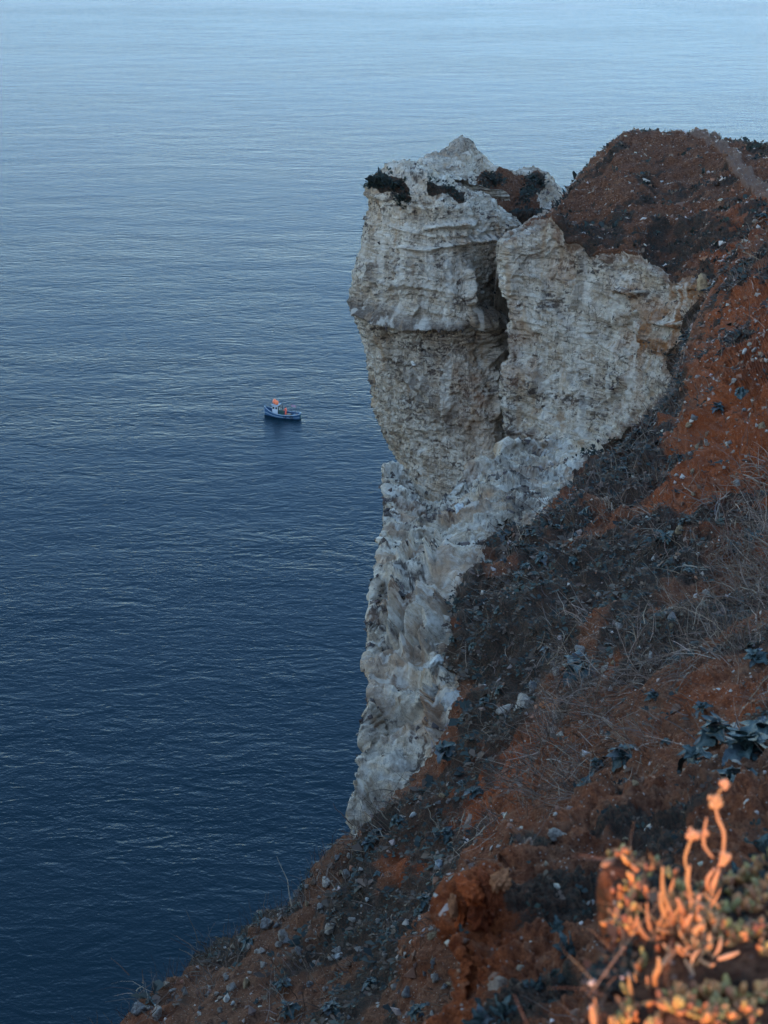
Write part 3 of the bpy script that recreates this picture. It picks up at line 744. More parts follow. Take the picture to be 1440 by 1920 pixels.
H_CTRL = [(1030, 2000, 1.70), (1090, 1900, 1.81), (1150, 1770, 1.96), (1195, 1660, 2.10), (1240, 1640, 2.13), (1300, 1680, 2.06), (1380, 1705, 2.03), (1460, 1670, 2.08), (1650, 1600, 2.15),
          (1300, 1800, 1.87), (1440, 1850, 1.80), (1200, 2000, 1.64), (1440, 2000, 1.63), (1300, 2150, 1.49), (1700, 2150, 1.48), (1150, 2150, 1.50), (1250, 1730, 1.97), (1400, 1770, 1.92), (1300, 1900, 1.745)]
HY = rbf(H_CTRL, 1e-3)
def build_lip():
    L = [(1015, 2040), (1080, 1915), (1148, 1775), (1190, 1665), (1240, 1642), (1300, 1680), (1380, 1706), (1460, 1672), (1650, 1600), (2200, 1500)]
    I = [(1120, 2400), (1180, 2400), (1240, 2400), (1300, 2400), (1380, 2400), (1460, 2400), (1540, 2400), (1640, 2400), (1850, 2400), (2600, 2400)]
    R = []
    for k, ((a, b), (c, d)) in enumerate(zip(L, I)):
        t = np.array([0, .04, .12, .3, .6, 1.0])
        px = a + (c - a) * t; py = b + (d - b) * t
        P = at(px, py, HY(np.minimum(px, 1800), np.minimum(py, 2150))); q = P[0]
        away = np.array([.10 if k < 3 else 0., .25, -.28])
        e1 = np.array([P[-1][0] * 1.3 - .1, .5, CAMZ - 1.86]); e2 = np.array([(k - 3) * 1.2, -1.2, CAMZ - 2.0])
        R.append(np.concatenate([[q + away * 3 + np.array([.3, 0, -1.2]), q + away * 1.0, q + away * .3], P, [(P[-1] + e1) / 2, e1, e2]]))
    s = Sheet(np.array(R), [30, 40, 44, 30, 36, 44, 44, 40, 20], [4, 8, 12, 12, 20, 38, 36, 16, 10, 6, 6], flip=True)
    P0 = s.P0; px, py = s.px, s.py
    s.move(.03 * fbm(P0, 2.2, 3, 191)); s.move(.02 * fbm(P0, 9, 4, 194, .6))
    gg = lambda pts, w_: np.exp(-(polyd(px, py, pts)[0] / w_) ** 2)
    s.P[:, 2] += .02 * gg([(1350, 1785), (1440, 1780)], 30)
    s.A['red'] = np.clip(.0 + .2 * fbm(P0, 1.2, 2), 0, 1)
    s.A['veg'] = ss(fbm(P0, 3, 4, 13, .6), -.25, .25)
    s.A['soil'] = np.ones(len(P0)); s.A['dirt_and_shade'] = 0 * px; s.A['rust'] = 0 * px
    s.build('cliff_edge', M_NEAR)
    return s

def build_sun_block_plateau():
    """unseen cliff top behind the camera, shaped to block the low sun, falling to the sea on its seaward side"""
    xs = np.concatenate([np.linspace(-700, -60, 17)[:-1], np.linspace(-60, 60, 41), np.linspace(60, 700, 17)[1:]])
    ys = np.array([0.0, -.6, -1.5, -3, -6, -12, -25, -50, -100, -200, -400, -700])
    V = []
    for y in ys:
        for x in xs:
            V.append((x, y - .10 * max(0, abs(x) - 25) ** 1.0 - (1.0 if x < 0 else 0), 0))
    V = np.array(V)
    off = np.zeros(len(V))
    V[:, 2] = CAMZ - 2.15 + .25 * pn(V, .08, 3) + .1 * pn(V, .4, 3) - .3 * (V[:, 1] < -6) - .02 * np.clip(-V[:, 1] - 10, 0, 100)
    nx = len(xs)
    front = V[:nx].copy(); mid = front.copy(); mid[:, 2] -= 14; mid[:, 1] += 2.5; mid[np.abs(mid[:, 0]) < 12, 1] -= 4.5; mid[:, 1] += 3 * pn(mid, .05, 2)
    foot = mid.copy(); foot[:, 2] = -3; foot[:, 1] += 3
    V = np.concatenate([foot[None], mid[None], V.reshape(len(ys), nx, 3)]).reshape(-1, 3)
    i = np.arange(len(V)).reshape(-1, nx)
    q = np.stack([i[:-1, :-1], i[1:, :-1], i[1:, 1:], i[:-1, 1:]], -1).reshape(-1, 4)
    soil = (V[:, 2] > CAMZ - 8).astype(float)
    o = mesh_np('sun_block_plateau', V, q[:, ::-1], M_FAR, dict(soil=soil, veg=soil * .8, red=.3 * soil, rust=0 * soil, dirt_and_shade=.2 + 0 * soil))  # unseen ground, spread wide to keep the low sun off cliffs and sea
    o['kind'] = 'structure'

S_COL = build_column(); S_BACK = build_back(); S_HILL = build_hill()
S_SLOPE = build_slope(); S_NEARC = build_near_cliff(); S_MOUND = build_mound(); S_LIP = build_lip()
build_sun_block_plateau()

# ------------------------------------------------------------------ scattered cover
def tint_material(name, rough=.85, base=None, spec=.2, sss=False):
    m, nt, b = newmat(name)
    t = attr(nt, 'tint', 'Color')
    pos = N(nt, 'ShaderNodeNewGeometry').outputs['Position']
    n = noise(nt, pos, 40, 3, .6)
    c = mix(nt, rng(nt, n, .3, .7, .25, 0), t, (.05, .035, .025))
    nt.links.new(c, b.inputs['Base Color'])
    b.inputs['Roughness'].default_value = rough; b.inputs['Specular IOR Level'].default_value = spec
    return m
M_STONE = tint_material('loose_stone', .9)
M_LEAFY = tint_material('low_foliage', .7, spec=.3)
M_STRAW = tint_material('dry_stems', .8)

def pick(s, n, w, rs, frame=True):
    view = np.array([0, 0, CAMZ]) - s.P; dist = np.linalg.norm(view, axis=1)
    ok = (s.px > -60) & (s.px < 1560) & (s.py < 2020) & (s.py > 150) & (s.P[:, 1] > .6)
    vis = ((view / dist[:, None]) * s.N).sum(1) > -.15
    if s is S_LIP: vis &= s.P[:, 2] > CAMZ - 1.80
    p = np.where(ok & vis, s.area * w, 0); p = np.clip(p, 0, None); p /= p.sum()
    i = rs.choice(len(p), n, p=p)
    return i, dist[i]
OCT_V = np.array([[1, 0, 0], [-1, 0, 0], [0, 1, 0], [0, -1, 0], [0, 0, 1], [0, 0, -1]], float)
OCT_F = np.array([[0, 2, 4], [2, 1, 4], [1, 3, 4], [3, 0, 4], [2, 0, 5], [1, 2, 5], [3, 1, 5], [0, 3, 5]])
def ico():
    t = (1 + 5 ** .5) / 2
    V = np.array([[-1, t, 0], [1, t, 0], [-1, -t, 0], [1, -t, 0], [0, -1, t], [0, 1, t], [0, -1, -t], [0, 1, -t], [t, 0, -1], [t, 0, 1], [-t, 0, -1], [-t, 0, 1]]) / math.hypot(1, t)
    F = np.array([[0, 11, 5], [0, 5, 1], [0, 1, 7], [0, 7, 10], [0, 10, 11], [1, 5, 9], [5, 11, 4], [11, 10, 2], [10, 7, 6], [7, 1, 8], [3, 9, 4], [3, 4, 2], [3, 2, 6], [3, 6, 8], [3, 8, 9], [4, 9, 5], [2, 4, 11], [6, 2, 10], [8, 6, 7], [9, 8, 1]])
    return V, F
ICO_V, ICO_F = ico()
def randrot(n, rs):
    q = rs.normal(size=(n, 4)); q /= np.linalg.norm(q, axis=1)[:, None]
    w, x, y, z = q.T
    return np.stack([np.stack([1 - 2 * (y * y + z * z), 2 * (x * y - z * w), 2 * (x * z + y * w)], -1),
                     np.stack([2 * (x * y + z * w), 1 - 2 * (x * x + z * z), 2 * (y * z - x * w)], -1),
                     np.stack([2 * (x * z - y * w), 2 * (y * z + x * w), 1 - 2 * (x * x + y * y)], -1)], 1)
def stones(parts, name, rs, tv=OCT_V, tf=OCT_F, smooth=False, mat=None):
    """parts: list of (points, normals, radii, colours); one mesh of jittered polyhedra"""
    P = np.concatenate([p[0] for p in parts]); Nn = np.concatenate([p[1] for p in parts]); R = np.concatenate([p[2] for p in parts]); Cc = np.concatenate([p[3] for p in parts])
    n = len(P); k = len(tv)
    V = tv[None] * (1 + rs.uniform(-.28, .28, (n, k, 1))) * np.stack([rs.uniform(.75, 1.35, n), rs.uniform(.6, 1.0, n), rs.uniform(.45, .8, n)], -1)[:, None]
    V = np.einsum('nij,nkj->nki', randrot(n, rs), V) * R[:, None, None] + (P + Nn * (R * .15)[:, None])[:, None]
    F = tf[None] + (np.arange(n) * k)[:, None, None]
    o = mesh_np(name, V.reshape(-1, 3), F.reshape(-1, 3), mat or M_STONE, smooth=smooth, cols=np.repeat(Cc, k, 0))
    o['kind'] = 'stuff'
    return o
def shades(n, rs, pal, w, jit=.18):
    pal = np.array(pal); i = rs.choice(len(pal), n, p=np.array(w) / sum(w))
    return np.clip(pal[i] * (1 + rs.uniform(-jit, jit, (n, 1))) * (1 + rs.uniform(-.06, .06, (n, 3))), 0.003, 1)

def build_flints():
    rs = np.random.RandomState(21)
    pal = [(.085, .066, .058), (.14, .11, .09), (.05, .042, .04), (.24, .20, .17)]; w = [5, 3, 3, 2]
    parts = []
    for s, n, r0, cut in ((S_COL, 7500, .088, .3), (S_HILL, 8500, .088, .3), (S_BACK, 1600, .085, .25)):
        m = ss(s.A['dirt_and_shade'], cut, .9) * (s.A['soil'] < .4) + .02 * (s.A['soil'] < .4)
        i, d = pick(s, n, m, rs)
        parts.append((s.P[i], s.N[i], r0 * rs.lognormal(0, .38, n), shades(n, rs, pal, w)))
    s = S_NEARC; n = 7000
    m = (ss(s.A['dirt_and_shade'], .35, .9) + .03) * (s.A['soil'] < .4)
    i, d = pick(s, n, m, rs)
    parts.append((s.P[i], s.N[i], .036 * rs.lognormal(0, .55, n), shades(n, rs, pal, w)))
    stones(parts, 'flint_nodules', rs)
build_flints()

def build_gravel():
    rs = np.random.RandomState(22)
    pal = [(.34, .27, .22), (.22, .15, .11), (.44, .37, .31), (.16, .085, .055), (.28, .13, .075)]; w = [4, 4, 1.6, 4, 2]
    far, near = [], []
    s = S_HILL; n = 12000
    i, d = pick(s, n, (s.A['soil'] > .7) * (1.1 - .6 * s.A['veg']) * (s.py < 560), rs)
    far.append((s.P[i], s.N[i], .066 * rs.lognormal(0, .5, n), shades(n, rs, pal, [3, 4, 1.5, 3, 2])))
    s = S_SLOPE; n = 15000
    i, d = pick(s, n, (1.15 - .8 * s.A['veg']) / (s.P[:, 1].clip(5, 80) ** .9), rs)
    r = .016 * rs.lognormal(0, .55, n) * np.maximum(1, (d / 11)) ** .72
    far.append((s.P[i], s.N[i], r, shades(n, rs, pal, w)))
    stones(far, 'gravel', rs)
    for s, n, r0 in ((S_MOUND, 2300, .0085), (S_LIP, 600, .0032)):
        i, d = pick(s, n, 1 - .6 * s.A['veg'], rs)
        near.append((s.P[i], s.N[i], r0 * rs.lognormal(0, .6, n), shades(n, rs, pal, w)))
    stones(near, 'gravel', rs, ICO_V, ICO_F, True)
build_gravel()

def basis(nrm):
    a = np.where(np.abs(nrm[:, 2:3]) < .9, np.array([[0, 0, 1.]]), np.array([[1., 0, 0]]))
    t = np.cross(a, nrm); t /= np.linalg.norm(t, axis=1)[:, None]
    return t, np.cross(nrm, t)
def tufts(P, Nn, R, C, k, rs, flat=.5):
    """k pointed leaves round each point: (verts, faces, colours)"""
    n = len(P)
    up = Nn * .45 + np.array([0, 0, .75]) + rs.normal(0, .18, (n, 3)); up /= np.linalg.norm(up, axis=1)[:, None]
    t, b = basis(up)
    a = rs.uniform(0, 6.283, (n, k)); el = rs.uniform(.1, 1.25, (n, k)) * flat + .12
    ln = R[:, None] * rs.uniform(.55, 1.2, (n, k)); wd = ln * rs.uniform(.16, .34, (n, k))
    dirh = t[:, None] * np.cos(a)[..., None] + b[:, None] * np.sin(a)[..., None]
    side = -t[:, None] * np.sin(a)[..., None] + b[:, None] * np.cos(a)[..., None]
    d = dirh * np.cos(el)[..., None] + up[:, None] * np.sin(el)[..., None]
    P_ = P[:, None] - up[:, None] * (R * .06)[:, None, None] + dirh * (ln * rs.uniform(0, .5, (n, k)))[..., None]
    mid = P_ + d * (ln * .55)[..., None]
    tip = P_ + d * ln[..., None] - up[:, None] * (ln * .22)[..., None]
    V = np.stack([P_, mid + side * wd[..., None], tip, mid - side * wd[..., None]], 2)
    F = np.arange(n * k)[:, None] * 4 + np.array([[0, 1, 2, 3]])
    Cc = np.repeat(C[:, None] * rs.uniform(.7, 1.35, (n, k, 1)), 4, 1).reshape(-1, 3)
    return V.reshape(-1, 3), F, Cc
def merge(L):
    o = 0; Vs, Fs, Cs = [], [], []
    for V, F, C in L:
        Vs.append(V); Fs.append(F + o); Cs.append(C); o += len(V)
    return np.concatenate(Vs), np.concatenate(Fs), np.concatenate(Cs)
GREEN = [(.014, .026, .022), (.026, .040, .032), (.009, .016, .014), (.062, .038, .025), (.110, .068, .044)]
def build_cover():
    rs = np.random.RandomState(23); L = []
    s = S_HILL; n = 13000
    i, d = pick(s, n, (s.A['soil'] > .6) * (s.A['veg'] ** 1.3 + .13) * (1 - s.A['path']), rs)
    L.append(tufts(s.P[i], s.N[i], .17 * rs.lognormal(0, .45, n), shades(n, rs, GREEN, [4, 3, 4, 5, 3]), 6, rs, .8))
    for s, n in ((S_BACK, 1500), (S_COL, 700)):
        i, d = pick(s, n, s.A['veg'] ** 2, rs)
        L.append(tufts(s.P[i], s.N[i], .20 * rs.lognormal(0, .3, n), shades(n, rs, GREEN, [4, 2, 4, 1, 0]), 6, rs))
    s = S_SLOPE; n = 24000
    i, d = pick(s, n, (s.A['veg'] ** 1.4 + .05) / (s.P[:, 1].clip(6, 80) ** .8), rs)
    L.append(tufts(s.P[i], s.N[i], .050 * rs.lognormal(0, .4, n) * np.maximum(1, d / 13) ** .75, shades(n, rs, GREEN, [4, 3, 3, 4, 3]), 6, rs))
    s = S_MOUND; n = 2600
    i, d = pick(s, n, s.A['veg'] ** 1.4 + .04, rs)
    L.append(tufts(s.P[i], s.N[i], .022 * rs.lognormal(0, .4, n), shades(n, rs, GREEN, [4, 3, 3, 2, 2]), 6, rs))
    s = S_LIP; n = 900
    i, d = pick(s, n, s.A['veg'] ** 1.4 + .04, rs)
    L.append(tufts(s.P[i], s.N[i], .014 * rs.lognormal(0, .4, n), shades(n, rs, GREEN, [4, 3, 3, 2, 2]), 6, rs))
    V, F, C = merge(L)
    mesh_np('ground_cover', V, F, M_LEAFY, cols=C)['kind'] = 'stuff'
build_cover()

def strands(P, D, L_, W, C, rs, seg=4, droop=.5):
    """thin curved strips: (verts, faces, colours)"""
    n = len(P)
    view = P - np.array([0, 0, CAMZ]); side = np.cross(D, view + rs.normal(0, .5, (n, 3)) * np.linalg.norm(view, axis=1)[:, None]); side /= np.linalg.norm(side, axis=1)[:, None] + 1e-9
    bend = rs.normal(0, .28, (n, 3)); bend[:, 2] -= droop * rs.uniform(0, 1, n)
    V = []
    for k in range(seg + 1):
        t = k / seg
        c = P + (D * t + bend * t * t)* L_[:, None] + (rs.normal(0, .02, (n, 3)) * L_[:, None] if 0 < k < seg else 0)
        w = (W * (1 - .7 * t))[:, None]
        V += [c - side * w, c + side * w]
    V = np.stack(V, 1); m = 2 * (seg + 1)
    q = np.array([[2 * k, 2 * k + 1, 2 * k + 3, 2 * k + 2] for k in range(seg)])
    F = (np.arange(n) * m)[:, None, None] + q[None]
    return V.reshape(-1, 3), F.reshape(-1, 4), np.repeat(C, m, 0)
STRAW = [(.20, .135, .095), (.30, .22, .165), (.12, .072, .050), (.14, .11, .09)]
def build_stems():
    rs = np.random.RandomState(24); L = []
    s = S_SLOPE
    g = lambda pts, w_: np.exp(-(polyd(s.px, s.py, pts)[0] / w_) ** 2)
    w = (.06 * (s.py > 900) + 1.0 * g([(1440, 1050), (1400, 1150), (1300, 1230), (1200, 1300), (1100, 1350), (1010, 1430)], 70) + .7 * g([(1130, 1250), (1150, 1420), (1060, 1550)], 60) + .8 * g([(1430, 960), (1440, 1080)], 50)
         + .5 * g([(980, 1540), (1040, 1450)], 50)) / (s.P[:, 1].clip(5, 60))
    nc = 1250
    i, d = pick(s, nc, w, rs)
    per = 20; j = np.repeat(i, per); n = len(j)
    lean = np.repeat(rs.normal(0, .55, (nc, 3)) + np.array([-.35, -.2, .55]), per, 0)
    D = lean + rs.normal(0, .33, (n, 3)) + s.N[j] * .25; D /= np.linalg.norm(D, axis=1)[:, None]
    P = s.P[j] + rs.normal(0, .07, (n, 3)) * (d.repeat(per) / 12)[:, None]
    Ln = rs.lognormal(-1.35, .4, n) * np.maximum(.6, d.repeat(per) / 14) ** .6
    L.append(strands(P, D, Ln, .0026 * rs.uniform(.6, 1.5, n) * np.maximum(.8, d.repeat(per) / 9), shades(n, rs, STRAW, [4, 2, 4, 3], .3), rs))
    # fine upright stalks along the edges against the sea
    w = g(F_LIMB[:6], 12) * (s.px < 760)
    n = 420; i, d = pick(s, n, w, rs)
    D = rs.normal(0, .25, (n, 3)) + np.array([-.1, 0, 1]); D /= np.linalg.norm(D, axis=1)[:, None]
    L.append(strands(s.P[i], D, rs.uniform(.1, .42, n), .0045 * np.ones(n), shades(n, rs, STRAW, [2, 0, 4, 2], .3), rs, droop=.15))
    # wiry twigs everywhere on the slope
    n = 10000; i, d = pick(s, n, (s.A['veg'] + .15) / s.P[:, 1].clip(6, 80), rs)
    D = rs.normal(0, .6, (n, 3)) + np.array([0, 0, .8]) ; D /= np.linalg.norm(D, axis=1)[:, None]
    L.append(strands(s.P[i], D, rs.uniform(.06, .26, n) * np.maximum(1, d / 16), .0022 * np.maximum(1, d / 9), shades(n, rs, STRAW, [3, 1, 4, 3], .3), rs, seg=3))
    s = S_MOUND
    nc = 110; i, d = pick(s, nc, np.ones(len(s.px)), rs); per = 10; j = np.repeat(i, per); n = len(j)
    lean = np.repeat(rs.normal(0, .6, (nc, 3)) + np.array([-.2, -.1, .35]), per, 0)
    D = lean + rs.normal(0, .35, (n, 3)) + s.N[j] * .2; D /= np.linalg.norm(D, axis=1)[:, None]
    L.append(strands(s.P[j] + rs.normal(0, .02, (n, 3)), D, rs.lognormal(-2.3, .45, n), .0012 * rs.uniform(.6, 1.6, n), shades(n, rs, STRAW, [4, 2, 4, 2], .3), rs))
    s = S_LIP
    n = 260; i, d = pick(s, n, np.ones(len(s.px)), rs)
    D = rs.normal(0, .7, (n, 3)) + np.array([0, 0, .4]); D /= np.linalg.norm(D, axis=1)[:, None]
    L.append(strands(s.P[i], D, rs.lognormal(-2.7, .4, n), .0008 * rs.uniform(.6, 1.5, n), shades(n, rs, STRAW, [4, 2, 4, 2], .3), rs))
    V, F, C = merge(L)
    mesh_np('dry_grass', V, F, M_STRAW, cols=C)['kind'] = 'stuff'
build_stems()

# ------------------------------------------------------------------ rocks
def stone_material():
    m, nt, b = newmat('pale_rock')
    oc = N(nt, 'ShaderNodeObjectInfo').outputs['Color']
    tc = N(nt, 'ShaderNodeTexCoord').outputs['Object']
    n1 = noise(nt, tc, 2.2, 5, .65, .5); n2 = noise(nt, tc, 9, 4, .7)
    dk = mix(nt, 1.0, oc, (.34, .30, .30), 'MULTIPLY')
    c = mix(nt, rng(nt, n1, .42, .65, 0, .7), oc, dk)
    c = mix(nt, rng(nt, n2, .5, .75, 0, .6), c, mix(nt, 1.0, dk, (.6, .55, .5), 'MULTIPLY'))
    nt.links.new(c, b.inputs['Base Color']); b.inputs['Roughness'].default_value = .93; b.inputs['Specular IOR Level'].default_value = .12
    nt.links.new(bump(nt, mth(nt, 'ADD', n1, mth(nt, 'MULTIPLY', n2, .5)), .12, .8), b.inputs['Normal'])
    return m
M_ROCK = stone_material()
def uvgrid_sphere(nu, nv):
    V, F = [], []
    for i in range(nv + 1):
        th = math.pi * i / nv
        for j in range(nu):
            ph = 2 * math.pi * j / nu
            V.append((math.sin(th) * math.cos(ph), math.sin(th) * math.sin(ph), math.cos(th)))
    for i in range(nv):
        for j in range(nu):
            F.append((i * nu + j, (i + 1) * nu + j, (i + 1) * nu + (j + 1) % nu, i * nu + (j + 1) % nu))
    return np.array(V), np.array(F)
def rock_mesh(name, seed, nu=30, nv=18, chunky=.22, rough=.13, sq=(1, .8, .7)):
    V, F = uvgrid_sphere(nu, nv)
    rs = np.random.RandomState(seed)
    r = np.ones(len(V))
    for k in range(15):      # chisel flat faces
        d = rs.normal(size=3); d /= np.linalg.norm(d); h = rs.uniform(.45, .78)
        p = V @ d
        r = np.minimum(r, np.where(p > h, h / np.maximum(p, .01), 1))
    V = V * r[:, None]
    V = V * (1 + chunky * .5 * fbm(V, 1.3, 2, seed * 3.1) + rough * fbm(V, 4.5, 3, seed * 5.7, .6))[:, None]
    V = V * np.array(sq)
    me = bpy.data.meshes.new(name)
    me.from_pydata(V.tolist(), [], F.tolist()); me.materials.append(M_ROCK)
    me.polygons.foreach_set('use_smooth', [True] * len(F)); me.update()
    return me
ROCKS = [rock_mesh('rock_mesh', 3 + k * 7, sq=q) for k, q in enumerate([(1, .8, .7), (1, .7, .5), (1, .9, .8), (.7, .6, 1), (1, .6, .75)])]
def surf(s, px, py):
    """visible point of a sheet nearest to a sight line"""
    view = np.array([0, 0, CAMZ]) - s.P
    if not hasattr(s, 'qx'):
        s.qx, s.qy = pix(s.P); s.face = (view * s.N).sum(1) > 0; s.dist = np.linalg.norm(view, axis=1)
    d = np.hypot(s.qx - px, s.qy - py) + np.where(s.face, 0, 1e4)
    m = d < d.min() + 3
    i = np.where(m)[0][np.argmin(s.dist[m])]
    return s.P[i], s.N[i], s.dist[i]
def orient(n, spin, up=.5):
    z = Vector(n) * (1 - up) + Vector((0, 0, up)); z.normalize()
    q = z.to_track_quat('Z', 'Y')
    from mathutils import Quaternion
    return (q @ Quaternion((0, 0, 1), spin)).to_euler()
def rock(s, px, py, size, kind, col, label, group=None, stretch=(1, 1, 1), spin=None, sink=.25, name='rock'):
    p, n, d = surf(s, px, py)
    r = size / 2 * d / FPX
    o = bpy.data.objects.new(name, ROCKS[kind]); COL.objects.link(o)
    o.location = Vector(p) - Vector(n) * (r * sink) * 0 + Vector(n) * r * (.35 - sink)
    o.rotation_euler = orient(n, random.uniform(0, 6.28) if spin is None else spin)
    o.scale = (r * stretch[0] * 1.15, r * stretch[1] * 1.15, r * stretch[2] * 1.15)
    o.color = (*col, 1)
    tag(o, label, 'rock', group)
    return o
RUST_M = None
WHITE = (.62, .57, .50); PALE = (.42, .36, .30); TAN = (.38, .27, .16); GREY = (.27, .25, .23); RUST = (.50, .105, .028); RUSTY = (.50, .20, .09)  # RUST: red rock, its colour brightened to stand in for sun on the outcrop
RK = [
    (S_SLOPE, 1226, 1229, 19, 3, WHITE, 'small bright white stone below a patch of red earth among dead stems'),
    (S_SLOPE, 983, 1318, 52, 2, PALE, 'large pale knobbly boulder in the middle of the outcrop on the slope'),
    (S_SLOPE, 944, 1333, 40, 1, PALE, 'flat pale boulder at the left end of the outcrop on the slope'),
    (S_SLOPE, 1000, 1288, 34, 4, GREY, 'grey boulder on top of the outcrop on the slope'),
    (S_SLOPE, 1040, 1325, 54, 2, RUSTY, 'orange brown block of crumbling earth at the right end of the outcrop'),
    (S_SLOPE, 1044, 1258, 24, 3, PALE, 'small upright pale stone standing just above the outcrop'),
    (S_SLOPE, 1091, 1217, 34, 1, GREY, 'dull grey rock above the large dark cabbage plant'),
    (S_SLOPE, 1262, 1160, 30, 1, GREY, 'flat grey rock half covered by dead stems high on the slope'),
    (S_SLOPE, 1158, 1176, 26, 0, PALE, 'pale rock lying in brown scrub above the grey rock'),
    (S_SLOPE, 822, 1621, 26, 3, (.50, .54, .56), 'upright bluish white stone on the bare red earth above the rusty outcrop'),
    (S_SLOPE, 613, 1657, 30, 1, PALE, 'slanting pale slab close to the seaward edge of the slope'),
    (S_SLOPE, 651, 1640, 24, 3, PALE, 'narrow pale stone beside the slanting slab'),
    (S_SLOPE, 557, 1683, 24, 3, GREY, 'upright grey stone on the seaward edge of the slope'),
    (S_SLOPE, 503, 1733, 34, 4, GREY, 'grey rock breaking the seaward edge of the slope'),
    (S_SLOPE, 536, 1757, 30, 3, PALE, 'tall pale stone standing inland of the grey edge rock'),
    (S_SLOPE, 618, 1742, 32, 0, PALE, 'blocky pale rock in the middle of the lower slope'),
    (S_SLOPE, 632, 1791, 26, 1, WHITE, 'low whitish rock near the bottom of the lower slope'),
    (S_SLOPE, 560, 1786, 22, 3, GREY, 'narrow grey stone on the lower slope'),
    (S_SLOPE, 462, 1845, 24, 3, TAN, 'tan wedge of rock near the bottom edge of the slope'),
    (S_SLOPE, 438, 1850, 24, 0, PALE, 'pale angular rock beside the tan wedge'),
    (S_SLOPE, 776, 1745, 16, 3, WHITE, 'little white stone left of the rusty outcrop'),
    (S_SLOPE, 740, 1850, 20, 0, PALE, 'pale stone in brown scrub at the bottom of the picture'),
    (S_SLOPE, 262, 1900, 38, 4, GREY, 'knobbly grey rock at the lowest corner of the slope above the sea'),
    (S_SLOPE, 300, 1900, 34, 4, PALE, 'pale rock leaning on the knobbly corner rock'),
    (S_HILL, 1320, 536, 40, 3, TAN, 'tall tan rock standing where the chalk face meets the hill'),
    (S_HILL, 1338, 529, 16, 0, WHITE, 'small white rock wedged between two tan rocks on the cliff rim'),
    (S_HILL, 1352, 541, 44, 4, TAN, 'slanting tan rock on the cliff rim nearest the slope'),
    (S_SLOPE, 1397, 657, 14, 3, WHITE, 'small white stone on the bright red upper slope'),
    (S_SLOPE, 1411, 656, 13, 3, PALE, 'pale twin of the small white stone on the upper red slope'),
    (S_SLOPE, 1374, 711, 14, 0, PALE, 'pale stone above the dark rosette on the red slope'),
    (S_SLOPE, 1322, 830, 16, 3, PALE, 'upright pale stone on the middle of the red slope'),
    (S_SLOPE, 1384, 905, 20, 0, PALE, 'pale stone lying in red earth below the bare red patch'),
    (S_SLOPE, 1272, 995, 22, 3, TAN, 'tan stone beside a small dark cabbage on the red earth'),
    (S_MOUND, 933, 1669, 32, 3, (.60, .40, .25), 'orange tinted white stone stuck in the rusty outcrop'),
    (S_MOUND, 892, 1655, 16, 0, (.55, .36, .22), 'small pale pebble in the top of the rusty outcrop'),
    (S_MOUND, 911, 1786, 46, 2, (.48, .33, .23), 'rounded buff rock directly below the rusty outcrop'),
    (S_MOUND, 932, 1846, 56, 0, (.40, .28, .20), 'broad buff rock lower down the near bank'),
    (S_MOUND, 1216, 1556, 26, 3, WHITE, 'jagged white stone in the earth behind the orange stalks'),
    (S_MOUND, 1102, 1695, 18, 3, WHITE, 'slim white pebble on the near bank'),
    (S_MOUND, 1171, 1578, 18, 0, TAN, 'small round tan stone left of the jagged white stone'),
    (S_MOUND, 1042, 1570, 44, 1, PALE, 'thin pale slab at the top edge of the near bank'),
    (S_MOUND, 1190, 1470, 20, 3, TAN, 'pale stone leaning against reddish earth above the near bank'),
    (S_NEARC, 862, 1322, 72, 2, (.40, .38, .35), 'big rough grey chalk boulder on the rim of the near cliff'),
    (S_NEARC, 818, 1236, 50, 4, (.60, .57, .50), 'smooth whitish chalk knob sticking out of the near cliff'),
    (S_NEARC, 865, 955, 34, 2, (.66, .66, .62), 'white chalk knob on the rim below the headland'),
    (S_COL, 782, 682, 18, 1, (.80, .76, .68), 'small white lump of chalk on a ledge of the headland'),
]
for r in RK:
    rock(*r)
def red_outcrop():
    """rusty conglomerate lump hanging over the edge of the near bank"""
    e = bpy.data.objects.new('red_outcrop', None); COL.objects.link(e)
    base, n, d = surf(S_MOUND, 890, 1705)
    e.location = base
    tag(e, 'rust red crumbling outcrop jutting from the left edge of the near bank', 'rock')
    k = d / FPX
    rs = np.random.RandomState(5)
    m = M_ROCK
    for j, (x, y, w, h, c) in enumerate([(885, 1672, 66, 52, RUST), (865, 1722, 48, 60, RUST), (905, 1712, 62, 66, (.30, .065, .022)), (868, 1762, 44, 34, RUST), (925, 1672, 50, 50, (.32, .08, .03)), (935, 1650, 46, 26, RUSTY), (850, 1700, 22, 22, RUSTY), (902, 1756, 44, 34, (.28, .06, .022))]):
        P = at(x, y, 4.50 + .05 * rs.rand())
        me = rock_mesh('lump', 60 + j, 44, 26, .6, .42, (1, .8, 1))
        o = bpy.data.objects.new('lump', me); COL.objects.link(o); o.parent = e
        o.location = Vector(P) - e.location
        o.rotation_euler = (PITCH * 0, rs.uniform(-.3, .3), rs.uniform(-.4, .4))
        o.scale = (w / 2 * k * .95, .12, h / 2 * k * 1.0); o.color = (*c, 1)
red_outcrop()

